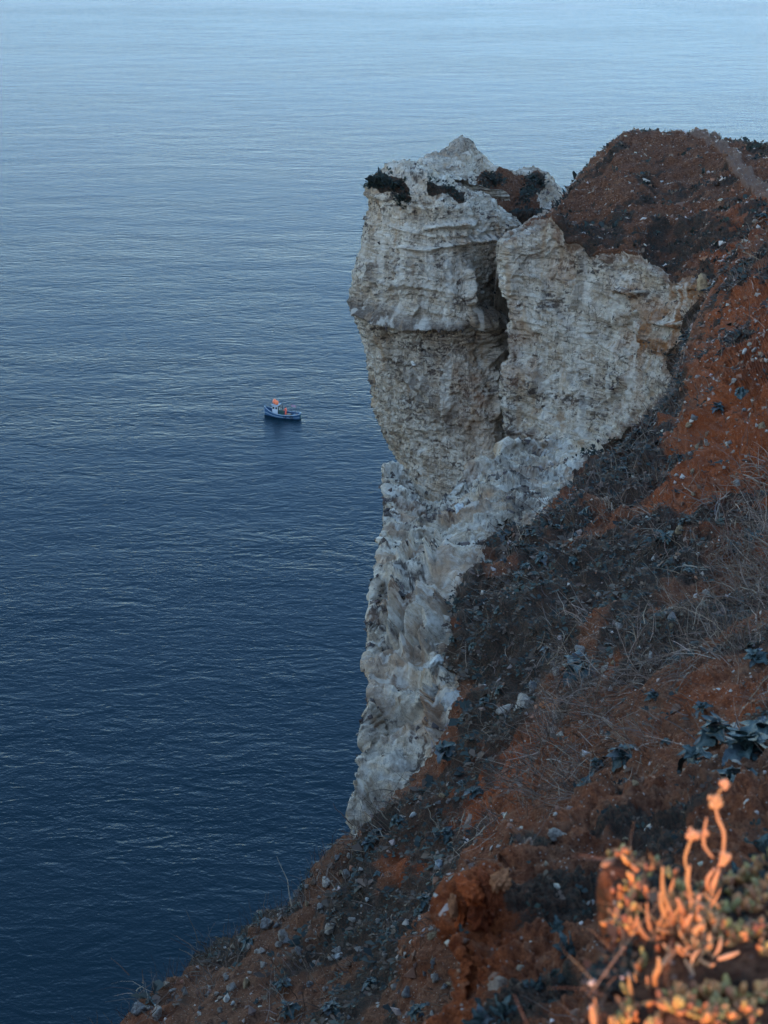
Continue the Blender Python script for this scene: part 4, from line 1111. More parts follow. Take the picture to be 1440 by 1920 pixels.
# ------------------------------------------------------------------ wild cabbages
def leaf_material():
    m, nt, b = newmat('cabbage_leaf')
    oc = N(nt, 'ShaderNodeObjectInfo'); tc = N(nt, 'ShaderNodeTexCoord').outputs['Object']
    n = noise(nt, tc, 5, 4, .6); rnd = oc.outputs['Random']
    c = mix(nt, rng(nt, n, .3, .7), (.013, .030, .028), (.034, .055, .054))
    c = mix(nt, mth(nt, 'MULTIPLY', rng(nt, rnd, .72, .95), .6), c, (.075, .072, .085))
    c = mix(nt, mth(nt, 'MULTIPLY', attr(nt, 'rib'), .4), c, (.13, .16, .145))
    c = mix(nt, rng(nt, noise(nt, tc, 14, 3, .7), .62, .75, 0, .6), c, (.10, .07, .04))
    nt.links.new(c, b.inputs['Base Color']); b.inputs['Roughness'].default_value = .55; b.inputs['Specular IOR Level'].default_value = .35
    nt.links.new(bump(nt, n, .05, .4), b.inputs['Normal'])
    return m
M_LEAF = leaf_material()
def leaf_arrays(seed, nu=7, nv=7, wd=.42, droop=.5):
    """lobed wavy leaf, one unit long, growing along +X from a short stalk"""
    rs = np.random.RandomState(seed); ph = rs.uniform(0, 6.28, 4)
    V, rib = [], []
    for i in range(nu + 1):
        t = i / nu
        w = wd * (math.sin(math.pi * min(1, max(0, (t - .12) / .88)) ** .75) ** .8 if t > .12 else .0) + .025
        w *= 1 + .34 * math.sin(t * 15 + ph[0])
        for j in range(-(nv // 2), nv // 2 + 1):
            q = j / (nv // 2)
            x = t + .06 * math.sin(q * 5 + ph[1]) * abs(q) * (t > .15)
            y = q * w * (1 + .1 * math.sin(t * 9 + (2 if q > 0 else 5) + ph[2]))
            z = .22 * math.sin(t * 2.6) - droop * t * t + .30 * abs(q) * w * 2 * (1 - t * .6) + .07 * abs(q) * math.sin(t * 14 + ph[3] + q * 2) * (t > .15)
            V.append((x, y, z)); rib.append(1 - min(1, abs(q) * 4))
    m = 2 * (nv // 2) + 1
    F = [(i * m + j, i * m + j + 1, (i + 1) * m + j + 1, (i + 1) * m + j) for i in range(nu) for j in range(m - 1)]
    return np.array(V), np.array(F), np.array(rib)
LEAVES = []
for k in range(4):
    V, F, rb = leaf_arrays(k + 3, 10, 5, .26 + .045 * k, .35 + .12 * k)
    o = mesh_np('leaf', V, F, M_LEAF, dict(rib=rb)); LEAVES.append(o.data); bpy.data.objects.remove(o)
def leaf_matrix(a, el, roll, L):
    return Matrix.Rotation(a, 4, 'Z') @ Matrix.Rotation(-el, 4, 'Y') @ Matrix.Rotation(roll, 4, 'X') @ Matrix.Diagonal((L, L, L, 1))
ROSETTES = []
for k in range(5):
    L = []; rs = np.random.RandomState(90 + k)
    for j in range(11):
        V, F, rb = leaf_arrays(100 + j + k * 20, 4, 3, .36, .45)
        f = j / 10.
        M = np.array(leaf_matrix(j * 2.4 + rs.uniform(-.3, .3), .15 + 1.05 * f + rs.uniform(-.15, .15), rs.uniform(-.4, .4), (1 - .5 * f) * rs.uniform(.8, 1.1)))
        V = V @ M[:3, :3].T + np.array([0, 0, .1 * f]); L.append((V, F, np.repeat(rb[:, None], 3, 1)))
    V, F, C = merge(L)
    o = mesh_np('cabbage_plant', V, F, M_LEAF, dict(rib=C[:, 0])); ROSETTES.append(o.data); bpy.data.objects.remove(o)
V, F = uvgrid_sphere(8, 6); o = mesh_np('stem', V * np.array([.05, .05, .25]) + np.array([0, 0, .1]), F, M_LEAF, dict(rib=np.ones(len(V)))); STEM = o.data; bpy.data.objects.remove(o)
def cabbage(s, px, py, size, label, n=13, group='wild cabbage plants on the slope'):
    p, nn, d = surf(s, px, py)
    r = size / 2 * d / FPX * 1.1
    e = bpy.data.objects.new('cabbage_plant', None); COL.objects.link(e)
    e.location = Vector(p) + Vector(nn) * r * .05; e.rotation_euler = orient(nn, random.uniform(0, 6.28), .45)
    e.empty_display_size = .1
    tag(e, label, 'plant', group)
    st = bpy.data.objects.new('stem', STEM); COL.objects.link(st); st.parent = e; st.scale = (r, r, r)
    n = int(n * 1.4)
    for j in range(n):
        f = j / (n - 1)
        o = bpy.data.objects.new('leaf', LEAVES[random.randrange(4)]); COL.objects.link(o); o.parent = e
        M = leaf_matrix(j * 2.4 + random.uniform(-.35, .35), .05 + 1.15 * f + random.uniform(-.2, .2), random.uniform(-.5, .5), r * (.95 - .42 * f) * random.uniform(.55, 1.1))
        o.matrix_local = Matrix.Translation((0, 0, r * (.05 + .3 * f))) @ M
    return e
CB = [
    (S_SLOPE, 1090, 1272, 104, 'big dark blue-green cabbage plant just right of the pale outcrop', 16),
    (S_SLOPE, 1345, 1395, 120, 'upper plant of the large cabbage clump on the near right slope', 14),
    (S_SLOPE, 1405, 1440, 170, 'broad-leaved cabbage in the middle of the large near clump', 15),
    (S_SLOPE, 1330, 1475, 120, 'grey-blue cabbage on the left of the large near clump', 13),
    (S_SLOPE, 1415, 1530, 160, 'lowest dark cabbage of the large near clump', 14),
    (S_SLOPE, 1345, 1560, 110, 'dark cabbage directly behind the tall orange flower heads', 12),
    (S_SLOPE, 1383, 1490, 130, 'blue-grey cabbage at the heart of the large near clump', 14),
    (S_SLOPE, 1436, 1395, 120, 'cabbage of the near clump touching the right edge of the view', 13),
    (S_SLOPE, 1310, 1425, 80, 'low cabbage on the seaward side of the near clump', 11),
    (S_SLOPE, 840, 1418, 68, 'cabbage plant growing against the foot of the chalk face', 13),
    (S_SLOPE, 1168, 1430, 74, 'bluish cabbage in dead stems left of the large clump', 12),
    (S_SLOPE, 1122, 1440, 46, 'smaller bluish cabbage beside the one in dead stems', 10),
    (S_SLOPE, 1105, 1485, 66, 'low cabbage with curled leaves just above the near bank', 12),
    (S_SLOPE, 890, 1490, 44, 'small cabbage alone on the bare red earth', 10),
    (S_SLOPE, 838, 1567, 38, 'cabbage on a dark strip below the bare red earth', 9),
    (S_SLOPE, 744, 1541, 40, 'cabbage on the rim where the chalk meets the slope', 9),
    (S_SLOPE, 706, 1567, 36, 'cabbage low on the rim close to the chalk corner', 9),
    (S_SLOPE, 690, 1580, 32, 'pale leaved cabbage at the very foot of the near cliff', 9),
    (S_SLOPE, 535, 1850, 44, 'cabbage with two round leaves low on the seaward slope', 9),
    (S_SLOPE, 697, 1846, 42, 'cabbage in shade left of the near bank', 9),
    (S_SLOPE, 540, 1900, 48, 'cabbage cut by the bottom edge of the picture', 9),
    (S_SLOPE, 620, 1898, 48, 'second cabbage at the bottom edge, right of the first', 9),
    (S_SLOPE, 472, 1768, 38, 'dark cabbage near the seaward edge of the slope', 9),
    (S_SLOPE, 790, 1900, 54, 'cabbage at the bottom edge beside the near bank', 9),
    (S_SLOPE, 800, 1690, 44, 'shadowed cabbage behind the rusty outcrop', 9),
    (S_SLOPE, 1390, 740, 44, 'star shaped dark rosette on the bright red slope', 11),
    (S_SLOPE, 1347, 768, 38, 'dark rosette lower left of the star shaped one', 9),
    (S_SLOPE, 1273, 857, 24, 'small round rosette on the red slope', 8),
    (S_SLOPE, 1283, 982, 32, 'upright cabbage beside the tan stone', 9),
    (S_SLOPE, 1258, 1010, 38, 'spreading cabbage below the tan stone', 9),
    (S_SLOPE, 1372, 1028, 48, 'cabbage with pale drooping leaves in dry grass', 10),
    (S_SLOPE, 1405, 1012, 40, 'cabbage behind the pale drooping one in dry grass', 10),
    (S_SLOPE, 946, 1003, 32, 'cabbage on the very rim of the chalk ledge', 9),
    (S_SLOPE, 1022, 1050, 40, 'cabbage below a pale stone in the dark vegetation', 9),
    (S_SLOPE, 1320, 1330, 50, 'cabbage hidden in dead stems left of the bare bank', 9),
    (S_SLOPE, 1420, 1240, 56, 'dark cabbage above the bare earth bank', 10),
    (S_SLOPE, 1225, 1310, 44, 'cabbage among dead stems in the middle of the slope', 9),
    (S_MOUND, 1166, 1640, 62, 'tall leaved cabbage on the near bank left of the orange stalks', 10),
    (S_MOUND, 1165, 1668, 50, 'lower cabbage touching the tall leaved one', 9),
    (S_MOUND, 1052, 1775, 66, 'cabbage in the hollow of the near bank', 10),
    (S_MOUND, 1045, 1738, 44, 'small upright cabbage above the one in the hollow', 8),
    (S_MOUND, 1005, 1845, 74, 'broad cabbage low on the near bank', 10),
    (S_MOUND, 955, 1890, 70, 'cabbage on the near bank at the bottom edge', 10),
    (S_MOUND, 900, 1905, 60, 'cabbage at the left foot of the near bank', 9),
    (S_MOUND, 1075, 1590, 50, 'low cabbage on top of the near bank', 9),
    (S_MOUND, 1392, 1640, 80, 'dark blurred cabbage right of the orange stalks', 10),
    (S_MOUND, 1430, 1590, 80, 'blurred cabbage at the right edge above the orange carpet', 10),
]
for c in CB: cabbage(*c[:5], n=c[5])
MARKS = [(1226, 1229, 'the bright white stone'), (983, 1318, 'the pale outcrop'), (1091, 1217, 'the dull grey rock'), (1262, 1160, 'the flat grey rock'), (822, 1621, 'the upright bluish white stone'),
         (613, 1657, 'the slanting pale slab'), (503, 1733, 'the grey edge rock'), (618, 1742, 'the blocky pale rock'), (262, 1898, 'the knobbly corner rock'), (1090, 1272, 'the big cabbage by the outcrop'),
         (840, 1418, 'the cabbage at the chalk foot'), (1168, 1430, 'the bluish cabbage'), (890, 1490, 'the lone cabbage'), (744, 1541, 'the cabbage on the chalk rim'), (1390, 740, 'the star shaped rosette'),
         (1273, 857, 'the small round rosette'), (1283, 982, 'the tan stone'), (1372, 1028, 'the pale drooping cabbage'), (946, 1003, 'the cabbage on the ledge rim'), (1022, 1050, 'the rosette under a pale stone'),
         (1420, 1240, 'the dark cabbage over the bare bank'), (862, 1322, 'the big grey chalk boulder'), (895, 1130, 'the notch in the chalk rim'), (1150, 855, 'the foot of the far chalk face'), (1265, 720, 'the far chalk face corner'), (870, 1205, 'the chalk point')]
def loose_stones():
    rs = np.random.RandomState(77); s = S_SLOPE
    g = lambda pts, w_: np.exp(-(polyd(s.px, s.py, pts)[0] / w_) ** 2)
    w = (g([(640, 1640), (350, 1870)], 60) + .8 * g([(640, 1700), (620, 1890)], 80) + .35 * (s.px < 900) * (s.py > 1450) + .25 * g([(1150, 1200), (1260, 1130)], 50) + .15 * g([(1330, 880), (1420, 800)], 60)) / s.P[:, 1].clip(6, 60) ** 1.5
    i, d = pick(s, 150, w * (s.px < 1435) * (s.py < 1915), rs)
    for a, dd in zip(i, d):
        x, y = s.px[a], s.py[a]; sz = rs.uniform(9, 17) * (1 if rs.rand() > .15 else 1.5)
        c = [PALE, GREY, TAN, WHITE, (.26, .17, .12)][rs.choice(5, p=[.35, .25, .15, .07, .18])]
        nm = {PALE: 'pale', GREY: 'grey', TAN: 'tan', WHITE: 'whitish'}.get(c, 'brown')
        lx, ly, ph = min(MARKS, key=lambda m_: (m_[0] - x) ** 2 + (m_[1] - y) ** 2)
        dx, dy = x - lx, y - ly; dist = math.hypot(dx, dy); ang = math.degrees(math.atan2(-dy, dx)) % 360
        word = ['right of', 'above and right of', 'above', 'above and left of', 'left of', 'below and left of', 'below', 'below and right of'][int((ang + 22.5) // 45) % 8]
        far = 'just' if dist < 28 else ('slightly' if dist < 60 else ('well' if dist < 100 else 'far'))
        o = rock(s, x, y, sz, rs.randint(5), c, '%s %s stone %s %s %s' % ('small' if sz < 13 else 'larger', nm, far, word, ph), 'loose stones on the slope')
loose_stones()
def small_cabbages():
    rs = np.random.RandomState(31); s = S_SLOPE
    g = lambda pts, w_: np.exp(-(polyd(s.px, s.py, pts)[0] / w_) ** 2)
    w = (s.A['veg'] + .12) * (.2 + 1.4 * g([(1130, 900), (1060, 1020), (960, 1100), (930, 1230)], 70) + .5 * g([(640, 1640), (420, 1830)], 40) + .5 * g([(1250, 1150), (1100, 1150)], 60)) / s.P[:, 1].clip(5, 80) ** 1.2
    i, d = pick(s, 230, w * (s.px < 1435) * (s.py < 1915), rs)
    zones = [(lambda x, y: y < 900, 'small dark rosette in the scrub between the far chalk face and the red slope', 'rosettes on the upper slope'),
             (lambda x, y: x < 1130 and y < 1260, 'small dark blue-green cabbage in the dense vegetation inland of the white chalk rim', 'cabbages in the dense vegetation'),
             (lambda x, y: x < 860, 'small cabbage among stones on the lower slope above the sea', 'small cabbages of the lower slope'),
             (lambda x, y: True, 'small cabbage among dead stems on the right of the slope', 'small cabbages among dead stems')]
    for k, (a, dd) in enumerate(zip(i, d)):
        x, y = s.px[a], s.py[a]
        o = bpy.data.objects.new('cabbage_plant', ROSETTES[k % 5]); COL.objects.link(o)
        r = rs.uniform(8, 17) * dd / FPX * min(1.25, (15 / dd) ** .25)
        o.location = Vector(s.P[a]) + Vector(s.N[a]) * r * .05
        o.rotation_euler = orient(s.N[a], rs.uniform(0, 6.28), .45); o.scale = (r, r, r)
        gname = [z[2] for z in zones if z[0](x, y)][0]
        lx, ly, ph = min(MARKS, key=lambda m_: (m_[0] - x) ** 2 + (m_[1] - y) ** 2)
        dx, dy = x - lx, y - ly; dist = math.hypot(dx, dy); R_ = r / dd * FPX
        ang = math.degrees(math.atan2(-dy, dx)) % 360
        word = ['right of', 'above and right of', 'above', 'above and left of', 'left of', 'below and left of', 'below', 'below and right of'][int((ang + 22.5) // 45) % 8]
        far = 'just' if dist < 28 else ('slightly' if dist < 60 else ('well' if dist < 100 else 'far'))
        tag(o, ('tiny' if R_ < 10 else 'small' if R_ < 14 else 'medium') + ' cabbage %s %s %s' % (far, word, ph), 'plant', 'small cabbages on the slope')
small_cabbages()

# ------------------------------------------------------------------ shrubs on the headland
def shrub(s, pts, r, n, label, seed):
    rs = np.random.RandomState(seed)
    P, Nn = [], []
    for k in range(n):
        a, b = pts[rs.randint(len(pts))]
        p, nn, d = surf(s, a + rs.normal(0, 7), b + rs.normal(0, 4.5)); P.append(p); Nn.append(nn)
    P = np.array(P); Nn = np.array(Nn)
    V, F, C = tufts(P + np.array([0, 0, .05]) + rs.normal(0, .12, P.shape), Nn, r * rs.uniform(.7, 1.4, n), shades(n, rs, GREEN, [5, 3, 4, 1, 0]), 8, rs, 1.0)
    o = mesh_np('shrub', V, F, M_LEAFY, cols=C)
    tag(o, label, 'shrub', 'low shrubs clinging to the headland')
shrub(S_COL, [(703, 340), (715, 342), (728, 346), (742, 347)], .34, 150, 'dark round shrub on the seaward corner of the headland top', 1)
shrub(S_COL, [(752, 370), (756, 374)], .26, 45, 'little dark shrub under the round one on the headland', 2)
shrub(S_COL, [(812, 345), (828, 349), (845, 356), (858, 366)], .17, 60, 'long dark strip of shrub along the top ledge of the headland', 3)
shrub(S_BACK, [(918, 335), (905, 350), (935, 340)], .26, 60, 'dark shrub at the left of the brown hollow behind the headland', 4)
shrub(S_BACK, [(1000, 335), (1012, 345), (990, 360), (985, 375)], .28, 100, 'dark shrub running down the right of the brown hollow', 5)
shrub(S_NEARC, [(1102, 856), (1110, 856)], .13, 22, 'small flat dark shrub on the white ledge below the far face', 6)

# ------------------------------------------------------------------ fleshy orange-lit plants beside the camera
def flesh_material(name, a, b_, c_):
    m, nt, b = newmat(name)
    r = N(nt, 'ShaderNodeObjectInfo').outputs['Random']; tc = N(nt, 'ShaderNodeTexCoord').outputs['Object']
    n = noise(nt, tc, 3, 3, .6)
    c = mix(nt, rng(nt, n, .3, .7), a, b_); c = mix(nt, mth(nt, 'MULTIPLY', r, .6), c, c_)
    nt.links.new(c, b.inputs['Base Color']); b.inputs['Roughness'].default_value = .5; b.inputs['Specular IOR Level'].default_value = .35
    b.inputs['Subsurface Weight'].default_value = .15; b.inputs['Subsurface Radius'].default_value = (.02, .008, .003)
    return m
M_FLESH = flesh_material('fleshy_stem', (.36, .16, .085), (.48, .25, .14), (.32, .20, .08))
M_MAT = tint_material('stonecrop', .6, spec=.3)
def tube_arrays(pts, rad, nseg=8, ring=8):
    """round tapered tube through points with closed ends"""
    C = crom(np.array(pts, float), np.linspace(0, len(pts) - 1, nseg + 1)); R = crom(np.array(rad, float)[:, None], np.linspace(0, len(rad) - 1, nseg + 1))[:, 0]
    V = []; prev = None
    for k in range(nseg + 1):
        d = C[min(k + 1, nseg)] - C[max(k - 1, 0)]; d = d / (np.linalg.norm(d) + 1e-9)
        u = np.cross(d, [0, 1, .1]) if prev is None else prev - d * np.dot(prev, d)
        u /= np.linalg.norm(u) + 1e-9; prev = u; w = np.cross(d, u)
        for j in range(ring):
            a = 2 * math.pi * j / ring
            V.append(C[k] + R[k] * (u * math.cos(a) + w * math.sin(a)))
    F = [(k * ring + j, k * ring + (j + 1) % ring, (k + 1) * ring + (j + 1) % ring, (k + 1) * ring + j) for k in range(nseg) for j in range(ring)]
    V.append(C[0]); V.append(C[-1]); a, b = len(V) - 2, len(V) - 1
    F += [(a, (j + 1) % ring, j, j) for j in range(ring)]
    F += [(b, nseg * ring + j, nseg * ring + (j + 1) % ring, nseg * ring + (j + 1) % ring) for j in range(ring)]
    return np.array(V), F
def from_lists(name, V, F, mat, parent=None, smooth=True):
    me = bpy.data.meshes.new(name)
    F = [tuple(dict.fromkeys(f)) for f in F]
    me.from_pydata(np.asarray(V).tolist(), [], F); me.materials.append(mat)
    me.polygons.foreach_set('use_smooth', [smooth] * len(me.polygons)); me.update()
    o = bpy.data.objects.new(name, me); COL.objects.link(o)
    if parent: o.parent = parent
    return o
FING = []
for k in range(4):
    rs_ = np.random.RandomState(k)
    pts = [(0, 0, 0), (.12 + .05 * k, .03, .3), (.14 + .1 * k, .02, .65), (.05 + .12 * k, 0, 1.0)]
    V, F = tube_arrays(pts, [.035, .062, .075, .02], 9, 8)
    o = from_lists('leaf', V, F, M_FLESH); FING.append(o.data); bpy.data.objects.remove(o)
ZP = lambda x, y: (1080 + x / 3.69, 1400 + y / 3.69)
def succulent():
    KY = .925
    base = at(1272, 1752, 2.11 * KY)
    e = bpy.data.objects.new('succulent_plant', None); COL.objects.link(e); e.location = base; e.empty_display_size = .05
    tag(e, 'tall fleshy succulent glowing orange in the last sun, with knobbly flower heads', 'plant')
    px2m = 2.13 * KY / .81 / FPX
    def stem(zs, w, name='leaf', yy=(2.13, 2.13)):
        n = len(zs)
        P = np.array([at(*ZP(x, y), KY * (yy[0] + (yy[1] - yy[0]) * k / (n - 1))) for k, (x, y) in enumerate(zs)]) - base
        w = w * (.82 + .1 * math.sin(zs[0][0]))
        r = np.array([w * f for f in np.interp(np.linspace(0, 1, n), [0, .3, .75, 1], [.7, 1, 1.05, .45])]) / 3.69 / 2 * px2m
        V, F = tube_arrays(P, r, 12, 9)
        return from_lists(name, V, F, M_FLESH, e)
    def head(x, y, r, name='flower_head', Y=2.13):
        rs = np.random.RandomState(int(x)); L = []
        for k in range(9):
            V, F = uvgrid_sphere(7, 5)
            c = rs.normal(0, .45, 3); L.append((V * rs.uniform(.35, .6) * np.array([1, 1, 1.3]) + c, F, np.ones((len(V), 3))))
        V, F, C = merge(L); V = V * r / 3.69 * px2m + (at(*ZP(x, y), Y * KY) - base)
        return from_lists(name, V, F.tolist(), M_FLESH, e)
    for zs, w, yy in [
        ([(740, 1330), (690, 1200), (630, 1080), (600, 980), (600, 830)], 42, (2.13, 2.05)),
        ([(720, 1300), (650, 1220), (600, 1120), (580, 1010)], 52, (2.13, 2.08)),
        ([(760, 1260), (700, 1130), (640, 1050), (610, 960)], 34, (2.13, 2.1)),
        ([(760, 1230), (735, 1130), (700, 1050)], 60, (2.12, 2.08)),
        ([(690, 1090), (660, 1010), (680, 930)], 42, (2.14, 2.12)),
        ([(620, 1330), (540, 1300), (500, 1210), (490, 1080)], 30, (2.1, 2.06)),
        ([(600, 1330), (500, 1325), (440, 1250), (420, 1170)], 36, (2.1, 2.05)),
        ([(700, 1290), (640, 1280), (555, 1265)], 32, (2.1, 2.06)),
        ([(790, 1230), (800, 1150), (790, 1060)], 40, (2.1, 2.1)),
        ([(860, 1130), (830, 1040), (800, 1010)], 40, (2.13, 2.13)),
        ([(560, 1700), (545, 1600), (575, 1530), (570, 1460)], 46, (2.0, 1.96)),
        ([(520, 1720), (500, 1650), (490, 1590)], 36, (2.0, 1.97)),
        ([(390, 1780), (375, 1680), (365, 1590)], 38, (1.97, 1.94)), ([(415, 1620), (405, 1570)], 30, (1.97, 1.96)),
        ([(600, 1510), (640, 1460), (710, 1400)], 48, (2.0, 2.05)),
        ([(820, 1610), (790, 1540), (750, 1470)], 50, (2.0, 2.03)), ([(760, 1440), (710, 1380), (690, 1360)], 40, (2.05, 2.07)),
        ([(980, 1470), (1050, 1450), (1130, 1420)], 44, (2.0, 2.0)),
        ([(940, 1050), (950, 960), (990, 850)], 52, (2.13, 2.12)), ([(920, 1010), (910, 920), (960, 840)], 36, (2.14, 2.14)),
        ([(850, 1270), (840, 1190), (830, 1100), (860, 1020)], 50, (2.1, 2.11)), ([(790, 1300), (770, 1220), (800, 1160)], 66, (2.08, 2.06)),
        ([(880, 1300), (870, 1220), (850, 1170)], 60, (2.07, 2.05)), ([(810, 1340), (830, 1270), (870, 1230)], 60, (2.06, 2.04)),
        ([(130, 1960), (120, 1860), (110, 1790)], 66, (1.86, 1.84)), ([(150, 1850), (135, 1790), (130, 1740)], 26, (1.86, 1.84)), ([(250, 1960), (245, 1900), (240, 1870)], 50, (1.87, 1.86)),
    ]:
        stem(zs, w, 'leaf', yy)
    stem([(800, 1060), (775, 950), (775, 880), (790, 820)], 34, 'flower_stalk'); stem([(775, 880), (755, 780), (775, 700), (805, 620)], 24, 'flower_stalk'); head(805, 605, 46)
    stem([(1015, 780), (1025, 650), (1020, 580), (985, 500), (965, 410)], 30, 'flower_stalk'); head(965, 395, 48)
    stem([(975, 350), (1000, 300), (1040, 265)], 14, 'flower_stalk'); head(1043, 258, 36); stem([(965, 400), (975, 350), (985, 330)], 14, 'flower_stalk')
    stem([(950, 770), (890, 690), (885, 610), (905, 490)], 24, 'flower_stalk'); head(900, 590, 24); head(1020, 770, 40); stem([(980, 850), (1000, 800), (1020, 770)], 22, 'flower_stalk')
    rs = np.random.RandomState(8)
    for k in range(34):      # thinner shoots fanning out of the crown
        x, y = 840 + rs.normal(0, 150), 1290 + rs.normal(0, 90); a = rs.normal(-.35, .55); L = rs.uniform(90, 230)
        stem([(x, y), (x + L * .3 * math.sin(a) * .6, y - L * .3), (x + L * .7 * math.sin(a), y - L * .68), (x + L * 1.0 * math.sin(a), y - L)], rs.uniform(15, 30), 'leaf', (2.11, 2.09))
    for k in range(70):      # shorter fleshy leaves crowding the crown
        x, y = 860 + rs.normal(0, 75), 1300 + rs.normal(0, 75)
        o = bpy.data.objects.new('leaf', FING[k % 4]); COL.objects.link(o); o.parent = e
        o.location = Vector(at(*ZP(x, y + 40), KY * (2.09 - (y - 1300) * .0006)) - base); L = rs.uniform(.028, .05)
        o.rotation_euler = (rs.normal(0, .5), rs.normal(0, .5), rs.uniform(0, 6.28)); o.scale = (L * 1.25, L * 1.25, L)
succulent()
def stonecrop():
    """low carpet of plump shoots along the bottom right corner"""
    rs = np.random.RandomState(9); s = S_LIP
    V0, F0 = [], []
    prot = []
    for k in range(4):
        V, F = tube_arrays([(0, 0, 0), (.1, 0, .35), (.08 * k, .05, .75), (.1 * k, 0, 1)], [.10, .15, .17, .05], 4, 6)
        F = np.array([list(f) for f in F]); prot.append((V, F))
    g = lambda pts, w_: np.exp(-(polyd(s.px, s.py, pts)[0] / w_) ** 2)
    w = g([(1330, 1760), (1400, 1760)], 34) + g([(1330, 1830), (1340, 1870)], 26) + .9 * g([(1420, 1790), (1440, 1850)], 26) + g([(1200, 1910), (1280, 1905), (1440, 1900)], 22) * 1.2 + .12
    w = w * (s.px > 1160) * (s.py < 1990)
    i, d = pick(s, 2300, w, rs); L = []
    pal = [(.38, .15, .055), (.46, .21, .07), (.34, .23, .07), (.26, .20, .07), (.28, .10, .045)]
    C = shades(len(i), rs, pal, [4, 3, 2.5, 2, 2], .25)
    for k, a in enumerate(i):
        V, F = prot[k % 4]; R = np.array(Matrix.Rotation(rs.uniform(0, 6.28), 3, 'Z') @ Matrix.Rotation(rs.normal(0, .6), 3, 'X'))
        h = rs.uniform(.016, .036)
        L.append((V @ R.T * np.array([h * 1.1, h * 1.1, h]) + s.P[a] - np.array([0, 0, .002]), F, np.repeat(C[k:k + 1], len(V), 0)))
    V, F, C = merge(L)
    me = mesh_np('stonecrop_carpet', V, F, M_MAT, cols=C); me['kind'] = 'stuff'
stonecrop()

# ------------------------------------------------------------------ boat
def plain(name, col, rough=.6, spec=.3, wear=.5, scale=6):
    m, nt, b = newmat(name)
    tc = N(nt, 'ShaderNodeTexCoord').outputs['Object']; n = noise(nt, tc, scale, 4, .6)
    nt.links.new(mix(nt, rng(nt, n, .5, .75, 0, wear), col, tuple(c * .5 for c in col)), b.inputs['Base Color'])
    b.inputs['Roughness'].default_value = rough; b.inputs['Specular IOR Level'].default_value = spec
    return m
B_BLUE = plain('blue_hull_paint', (.035, .095, .190), .5); B_PALE = plain('pale_grey_paint', (.30, .37, .42)); B_WHITE = plain('white_paint', (.52, .55, .58), .5, wear=.25)
B_DARK = plain('dark_deck', (.055, .060, .065)); B_ORANGE = plain('orange_buoy', (.95, .22, .09), .5, wear=.1); B_BLACK = plain('black_rubber', (.015, .015, .018)); B_GREEN = plain('green_canvas', (.03, .09, .08))
B_GLASS = plain('window_glass', (.02, .03, .04), .1, .6, 0); B_PINK = plain('faded_pink_flag', (.45, .28, .36)); B_SKIN = plain('skin', (.42, .24, .17)); B_RED = plain('orange_oilskin', (.90, .16, .10), .6, wear=.2); B_WOOD = plain('worn_wood', (.20, .13, .08)); B_TEAL = plain('teal_antifouling', (.10, .20, .20))
def box(name, c, sz, mat, parent, rot=(0, 0, 0), bev=.02):
    import bmesh
    bm = bmesh.new(); bmesh.ops.create_cube(bm, size=1)
    bmesh.ops.scale(bm, vec=sz, verts=bm.verts)
    if bev: bmesh.ops.bevel(bm, geom=bm.edges[:], offset=min(bev, min(sz) * .3), segments=1, affect='EDGES')
    me = bpy.data.meshes.new(name); bm.to_mesh(me); bm.free(); me.materials.append(mat)
    o = bpy.data.objects.new(name, me); COL.objects.link(o); o.parent = parent; o.location = c; o.rotation_euler = rot
    return o
def tube(name, pts, r, mat, parent, ring=8, nseg=None):
    V, F = tube_arrays(pts, [r] * len(pts) if not isinstance(r, (list, tuple)) else r, nseg or 2 * (len(pts) - 1), ring)
    return from_lists(name, V, F, mat, parent)
def on_sea(px, py):
    d = ray(px, py); return d * (CAMZ / -d[2]) + np.array([0, 0, CAMZ])
BOAT_P = on_sea(530, 781); BOAT_A = math.pi - math.radians(17)
